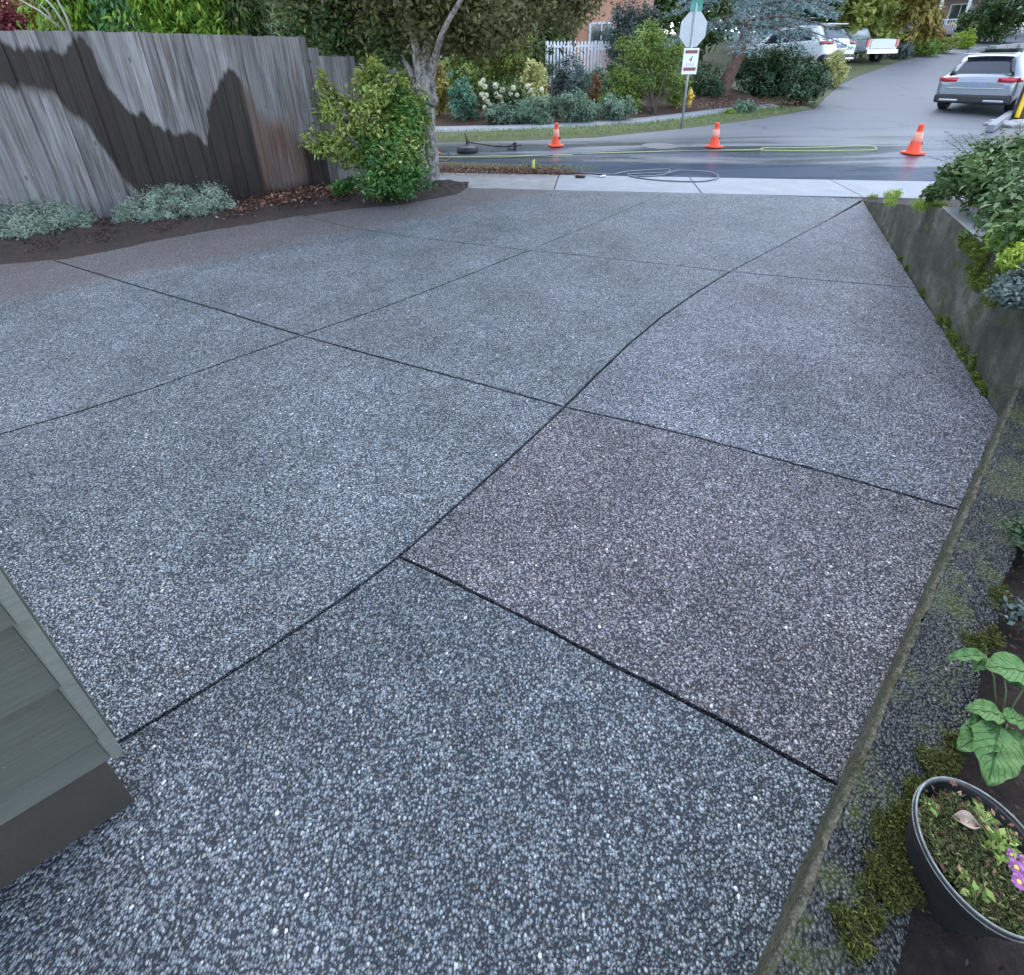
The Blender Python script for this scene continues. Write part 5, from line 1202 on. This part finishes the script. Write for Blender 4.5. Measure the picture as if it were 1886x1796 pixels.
# ------------------------------------------------------------------ POT
pz = .35; PR = .094; hp = .22; pnrm = Vector((-.03, -.08, 1)).normalized(); prim = Vector((.788, .352, .34)); pc_ = prim-pnrm*hp; pc_off = (-.02, .0)
M_pot = simple('pot_black', (.012, .012, .013), .55, var=.3); M_potrim = simple('pot_rim', (.17, .175, .165), .6, .1, var=.5, vscale=45)
pot = empty('flower_pot', pc_, label='round dark pot with a pale metal rim standing beside the planter wall', cat='pot'); pot.rotation_euler = pnrm.to_track_quat('Z', 'Y').to_euler()
mb = MB(); mb.lathe([(0, 0), (PR*.6, 0), (PR*.64, .02), (PR*.97, hp-.02), (PR*.985, hp-.008), (PR*.94, hp-.01), (PR*.9, hp-.06), (0, hp-.06)], 48); mb.build('pot_body', M_pot, pot, smooth=True)
mb = MB(); mb.tube([(PR*.985*math.cos(a_), PR*.985*math.sin(a_), hp+.002*math.sin(3*a_)) for a_ in np.linspace(0, 2*PI, 65)], .0018, 8, cap=False); mb.tube([(PR*1.0*math.cos(a_), PR*1.0*math.sin(a_), hp-.013) for a_ in np.linspace(0, 2*PI, 65)], .0014, 6, cap=False); mb.build('rim', M_potrim, pot, smooth=True)
mb = MB(); rows = []
for i in range(14):
    r = PR*.93*i/13; rows.append([(r*math.cos(a_), r*math.sin(a_), hp-.045+.022*noise.noise(Vector((r*math.cos(a_)*22, r*math.sin(a_)*22, 0)))) for a_ in np.linspace(0, 2*PI, 40)])
mb.grid(rows); mb.build('potting_soil', M_soil, pot, smooth=True)
def moss_disc(n, c, r, mat, L, W, label, z=None):
    z = hp-.03 if z is None else z
    a_ = rng.uniform(0, 2*PI, n); rr_ = r*np.sqrt(rng.uniform(0, 1, n)); q = np.stack([c[0]+rr_*np.cos(a_), c[1]+rr_*np.sin(a_), np.full(n, z)+rng.normal(size=n)*.006], 1)
    return q
q = np.concatenate([moss_disc(2600, (-.045, .0), .045, '', 0, 0, ''), moss_disc(2600, (-.01, -.05), .045, '', 0, 0, ''), moss_disc(1400, (.04, -.04), .035, '', 0, 0, ''), moss_disc(1500, (-.02, .04), .03, '', 0, 0, '')])
q = q[(q[:, 0]**2+q[:, 1]**2) < (PR*.9)**2]; q[:, 2] += .02
leafmesh('moss', q, unit(rng.normal(size=q.shape)+np.array([0, 0, .5])), .011, .0026, LM['mossp'], pot, None, np.array([0, 0, .6])+rng.normal(size=q.shape)*.7)
q = q-np.array([0, 0, .004])
# little ferns and leafy sprigs
lp, ld_, ln_ = [], [], []; mb = MB()
for (cx, cy, ang, l_) in ((.01, .04, .6, .045), (.02, .05, 1.3, .035), (.03, .04, .1, .045), (-.02, .03, 2.2, .035), (.0, -.06, -2.4, .035), (.02, -.06, -1.0, .035), (-.03, -.05, 2.8, .03), (.04, -.02, .4, .03), (-.04, .04, 2.7, .03)):
    p0 = Vector((cx, cy, hp-.02)); dv = Vector((math.cos(ang), math.sin(ang), .45)).normalized(); pts = [p0+dv*l_*t+Vector((0, 0, -.02*t*t)) for t in np.linspace(0, 1, 9)]; mb = MB(); mb.tube(pts, .0007, 4); mb.build('fern_stem', M_yh, pot); sd_ = dv.cross(Vector((0, 0, 1))).normalized()
    for i, p in enumerate(pts):
        for s in (-1, 1): lp.append(p); ld_.append(sd_*s+dv*.35); ln_.append((0, 0, 1))
leafmesh('fern_fronds', np.array(lp), unit(np.array(ln_, float)), .011, .005, LM['bright'], pot, None, np.array(ld_)); fs_ = 0
lp = np.concatenate([moss_disc(90, (.0, .0), .022, '', 0, 0, '')+np.array([.032, .008, .028]), moss_disc(40, (-.03, -.055), .014, '', 0, 0, '')+np.array([0, 0, .026]), moss_disc(30, (-.06, .03), .01, '', 0, 0, '')+np.array([0, 0, .026])]); leafmesh('sprig_leaves', lp, unit(rng.normal(size=lp.shape)*.5+np.array([0, 0, 1])), .014, .009, LM['bright'], pot)
lp = moss_disc(160, (.0, .0), .085, '', 0, 0, '')+np.array([0, 0, .024]); leafmesh('litter', lp, unit(rng.normal(size=lp.shape)*.5+np.array([0, 0, 1])), .011, .005, LM['litter'], pot)
# curled dead leaf
mb = MB(); rows = []
for i in range(9):
    t = i/8; w_ = .011*math.sin(PI*min(1, t*1.05))+.001; rows.append([(-.035+t*.04, .03+u*w_, hp-.006+.012*math.sin(t*3)+.01*u*u) for u in (-1, -.5, 0, .5, 1)])
mb.grid(rows); o_ = mb.build('dead_leaf', simple('dead_leaf', (.30, .22, .17), .7, var=.3, vscale=60), pot, smooth=True); o_.modifiers.new('s', 'SOLIDIFY').thickness = .0008
# primroses
M_pet = simple('primrose_petal', (.30, .10, .27), .6, var=.45, vscale=90); M_eye = simple('primrose_eye', (.75, .6, .08), .5)
def primrose(px, py, r, label):
    c = G(px, py, pz-.005); fl = empty('primrose', c, 0, label=label, cat='flower', group='purple primroses in the dark pot'); fl.rotation_euler = (Vector((0, 0, H))-c+Vector((-.1, -.1, .25))).to_track_quat('Z', 'Y').to_euler()
    mb = MB()
    for i in range(5):
        a_ = 2*PI*i/5; rows = []
        for t in np.linspace(.12, 1, 6):
            w_ = r*.52*math.sin(PI*(.12+.68*t))*(1 if t < .95 else .8)
            rows.append([(math.cos(a_)*r*(t-(.1*(1-abs(u)) if t > .95 else 0))-math.sin(a_)*u*w_, math.sin(a_)*r*(t-(.1*(1-abs(u)) if t > .95 else 0))+math.cos(a_)*u*w_, .002*math.sin(t*3)+.0015*u*u+.0006*i) for u in (-1, -.5, 0, .5, 1)])
        mb.grid(rows)
    mb.build('petals', M_pet, fl, smooth=True)
    mb = MB(); mb.lathe([(r*.3, .0035), (r*.2, .0045), (0, .004)], 10); mb.build('eye', M_eye, fl)
    mb = MB(); mb.tube([(0, 0, 0), (.002, 0, -.05)], .0014, 5); mb.build('stem', M_yh, fl)
    return fl
primrose(1872, 1598, .0105, 'purple primrose with a yellow eye, the upper left bloom'); primrose(1877, 1624, .010, 'purple primrose low in the pair, nearest the pot rim'); primrose(1889, 1590, .010, 'purple primrose cut by the frame edge'); primrose(1863, 1574, .007, 'small pale half open primrose bud above the others')
# ------------------------------------------------------------------ broad-leaved plant
def bigleaf_mat():
    m, nt, b = new_mat('broad_leaf'); k = N(nt); a_ = k.n('ShaderNodeAttribute', attribute_name='uvv').outputs['Vector']; sep = k.n('ShaderNodeSeparateXYZ'); k.l(a_, sep.inputs[0])
    mid_ = k.map(k.math('ABSOLUTE', sep.outputs['Y']), .0, .07, 1, 0); vn = k.math('ABSOLUTE', k.math('SINE', k.math('ADD', k.math('MULTIPLY', sep.outputs['X'], 26), k.math('MULTIPLY', k.math('ABSOLUTE', sep.outputs['Y']), -9))))
    vein = k.math('MAXIMUM', mid_, k.map(vn, .0, .16, .5, 0)); c = k.mix(k.noise(k.obj(), 40, 5, .6), (.05, .12, .035), (.12, .23, .07)); c = k.mix(k.map(k.noise(k.obj(), 18, 4, .6), .5, .7, 0, .5), c, (.10, .14, .03)); c = k.mix(k.math('MULTIPLY', vein, .9), c, (.11, .19, .06))
    sp_ = k.map(k.noise(k.obj(), 130, 2, .5), .66, .72, 0, .8); c = k.mix(sp_, c, (.05, .04, .02))
    k.l(c, b.inputs['Base Color']); b.inputs['Roughness'].default_value = .5; b.inputs['Specular IOR Level'].default_value = .22; k.l(k.bump(k.math('SUBTRACT', k.noise(k.obj(), 60, 3, .5), vein), .9, .006), b.inputs['Normal']); return m
M_big = bigleaf_mat()
bp = G(1850, 1330, HN-.04); bpl = empty('broad_leaved_plant', bp, label='broad leaved green plant growing in the planter soil above the pot', cat='plant')
def bigleaf(c, d, L, W, up=(0, 0, 1), cup=.15, droop=.2):
    c = Vector(c); d = Vector(d).normalized(); up = Vector(up).normalized(); s = d.cross(up).normalized(); up = s.cross(d).normalized(); V, Fc, A_ = [], [], []; n, m = 14, 8
    for i in range(n+1):
        t = i/n; w_ = W*.5*(math.sin(PI*min(1, t**.8))**.75)*(1-.18*t)+.001
        for j in range(m+1):
            u = j/m*2-1; q = c+d*L*t+s*u*w_*(1+.06*math.sin(t*22))+up*(L*(-droop*t*t+cup*u*u*w_/W*1.2)+.003*math.sin(t*20+abs(u)*4)); V.append(q); A_ += [t, u, 0]
    for i in range(n):
        for j in range(m): a_ = i*(m+1)+j; Fc.append((a_, a_+1, a_+m+2, a_+m+1))
    me = bpy.data.meshes.new('leaf'); me.from_pydata([tuple(v-bp) for v in V], [], Fc); me.materials.append(M_big); me.polygons.foreach_set('use_smooth', [True]*len(Fc)); me.attributes.new('uvv', 'FLOAT_VECTOR', 'POINT').data.foreach_set('vector', A_)
    o = bpy.data.objects.new('leaf', me); COL.objects.link(o); o.parent = bpl; return o
def lf(px0, py0, px1, py1, W, z=HN+.05, dz=0, **kw):
    a_, b_ = G(px0, py0, z), G(px1, py1, z+dz); o = bigleaf(a_, b_-a_, (b_-a_).length, W, **kw)
    mb = MB(); g = Vector((bp.x+(a_.x-bp.x)*.2, bp.y+(a_.y-bp.y)*.2, bp.z)); m_ = g.lerp(a_, .55)+Vector((0, 0, .02)); mb.tube([g-bp, m_-bp, a_-bp], [.0025, .002, .0016], 6); mb.build('leaf_stalk', M_stalk, bpl, smooth=True)
M_stalk = simple('leaf_stalk', (.16, .2, .09), .5)
lf(1815, 1207, 1748, 1206, .028, z=HN+.07); lf(1815, 1208, 1795, 1232, .03, z=HN+.06)
lf(1900, 1240, 1818, 1220, .075, z=HN+.08); lf(1850, 1250, 1920, 1262, .05, z=HN+.06)
lf(1848, 1318, 1786, 1300, .046, z=HN+.07, dz=.01); lf(1842, 1325, 1784, 1330, .036, z=HN+.06)
lf(1840, 1335, 1828, 1440, .085, z=HN+.06, dz=-.02); lf(1835, 1345, 1768, 1372, .06, z=HN+.05, dz=-.01)
lf(1850, 1320, 1900, 1330, .04, z=HN+.07); lf(1852, 1345, 1900, 1390, .045, z=HN+.05); lf(1868, 1360, 1880, 1410, .03, z=HN+.04)
# ferny edge weeds along planter soil near its upper part
def weed(px, py, n, r, mat, label, L=.03, W=.01):
    g = G(px, py, HN-.02); return plant('weed', g, [(0, 0, r*.5, r, r, r*.7)], n, L, W, mat, label, 'plant', twigs=24, sig=.3, stems=4)
weed(1888, 1000, 500, .06, 'rhodo', 'dark leafy weed at the planter edge above the broad leaved plant', .022)
weed(1878, 1140, 260, .04, 'greyd', 'small grey weed just above the broad leaved plant', .016)


# ------------------------------------------------------------------ HOUSE CORNER
M_sid = simple('grey_green_paint', (.105, .108, .085), .5, var=.16, vscale=9, bump=.25, bscale=260); M_sid2 = simple('corner_paint', (.165, .175, .155), .5, var=.1, vscale=14, bump=.2, bscale=260); M_found = concrete('foundation', (.062, .05, .036), .3, rough=.8)
Cc0 = G(250, 1475, 0); wd1 = (G(0, 1640, 0)-Cc0).normalized(); wd2 = Vector((wd1.y, -wd1.x, 0))     # wd1 runs along the seen wall
if wd2.y < 0: wd2 = -wd2
wd2t = wd2.copy()
wnm = -wd2                                                       # outward normal of the seen wall
vdir = Vector((Cc0.x, Cc0.y, 0)).normalized(); wd2 = Vector((vdir.x*math.cos(.12)-vdir.y*math.sin(.12), vdir.x*math.sin(.12)+vdir.y*math.cos(.12), 0)); print('wd', wd1, wd2, wd2t)
hc = empty('house_corner', Cc0, label='grey green clapboard house corner with corner board in the near left of the driveway', cat='house')
def hb(name, mat, a0, a1, b0, b1, z0, z1, bevel=.002, parent=None):
    """box: a along wd1, b along wd2 (positive goes into the house), relative to the corner"""
    mb = MB(); P4 = [wd1*a0+wd2*b0, wd1*a1+wd2*b0, wd1*a1+wd2*b1, wd1*a0+wd2*b1]; mb.prism([(p.x, p.y) for p in P4], z0, z1); return mb.build(name, mat, parent or hc, bevel=bevel)
def sidmat(name, col):
    m, nt, b = new_mat(name); k = N(nt); p = k.pos(); x_ = k.vmath('DOT_PRODUCT', p, (wd1.x, wd1.y, 0)); sp = k.n('ShaderNodeSeparateXYZ'); k.l(p, sp.inputs[0])
    cm = k.n('ShaderNodeCombineXYZ'); k.l(k.math('MULTIPLY', x_, 5), cm.inputs[0]); k.l(k.math('MULTIPLY', sp.outputs['Z'], 110), cm.inputs[1])
    gr = k.noise(cm.outputs[0], 1, 6, .7, .3); d_ = k.noise(p, 7, 7, .7); e_ = k.noise(p, 90, 4, .7)
    c = k.mix(k.map(gr, .35, .65), tuple(x*.86 for x in col), tuple(x*1.1 for x in col)); c = k.mix(k.map(d_, .5, .68, 0, .55), c, (.06, .058, .045)); c = k.mix(k.map(e_, .68, .74, 0, .7), c, (.3, .3, .27))
    k.l(c, b.inputs['Base Color']); b.inputs['Roughness'].default_value = .6; b.inputs['Specular IOR Level'].default_value = .3
    k.l(k.bump(gr, .5, .0025), b.inputs['Normal']); return m
M_sid = sidmat('weathered_clapboard', (.075, .078, .064)); M_sid2 = sidmat('weathered_trim', (.15, .155, .135))
zb = AT(176, 1371, 1).z; r = ray(176, 1371); k = Cc0.xy.length/Vector((r[0], r[1])).length; zb = H+r[2]*k; print('siding bottom z', zb)
HT = 1.62
hb('foundation', M_found, 0, 2.6, 0, 2.2, -.05, zb+.02, .004)
# siding courses on the seen wall and on the hidden wall
def zc(px, py):
    r = ray(px, py); return H+r[2]*Cc0.xy.length/Vector((r[0], r[1])).length
z1_, z2_ = zc(160, 1333), zc(86, 1240); z = zb-.005; ex = [z1_-z]+[z2_-z1_]*20
for e_ in ex:
    if z > 2.9: break
    for side in (0, 1):
        mb = MB(); o0, o1 = .052, .004
        if side == 0:
            q = [(wd1*-.001-wd2*o0, z), (wd1*2.6-wd2*o0, z), (wd1*2.6-wd2*o1, z+e_), (wd1*-.001-wd2*o1, z+e_)]; inn = wd2*.03
        else:
            o0, o1 = .022, .006; q = [(wd2*.03-wd1*o0, z), (wd2*2.2-wd1*o0, z), (wd2*2.2-wd1*o1, z+e_), (wd2*.03-wd1*o1, z+e_)]; inn = wd1*.03
        vs = [(p.x, p.y, zz) for p, zz in q]+[((p+inn).x, (p+inn).y, zz) for p, zz in q]
        mb.add(vs, [(0, 1, 2, 3), (7, 6, 5, 4), (0, 4, 5, 1), (1, 5, 6, 2), (2, 6, 7, 3), (3, 7, 4, 0)]); mb.build('clapboard', M_sid, hc)
    z += e_
hb('corner_board', M_sid2, -.022, -.002, -.054, -.004, zb-.012, 2.9, .003)
hb('corner_board', M_sid2, -.034, -.004, -.003, .06, zb-.012, 2.9, .002)
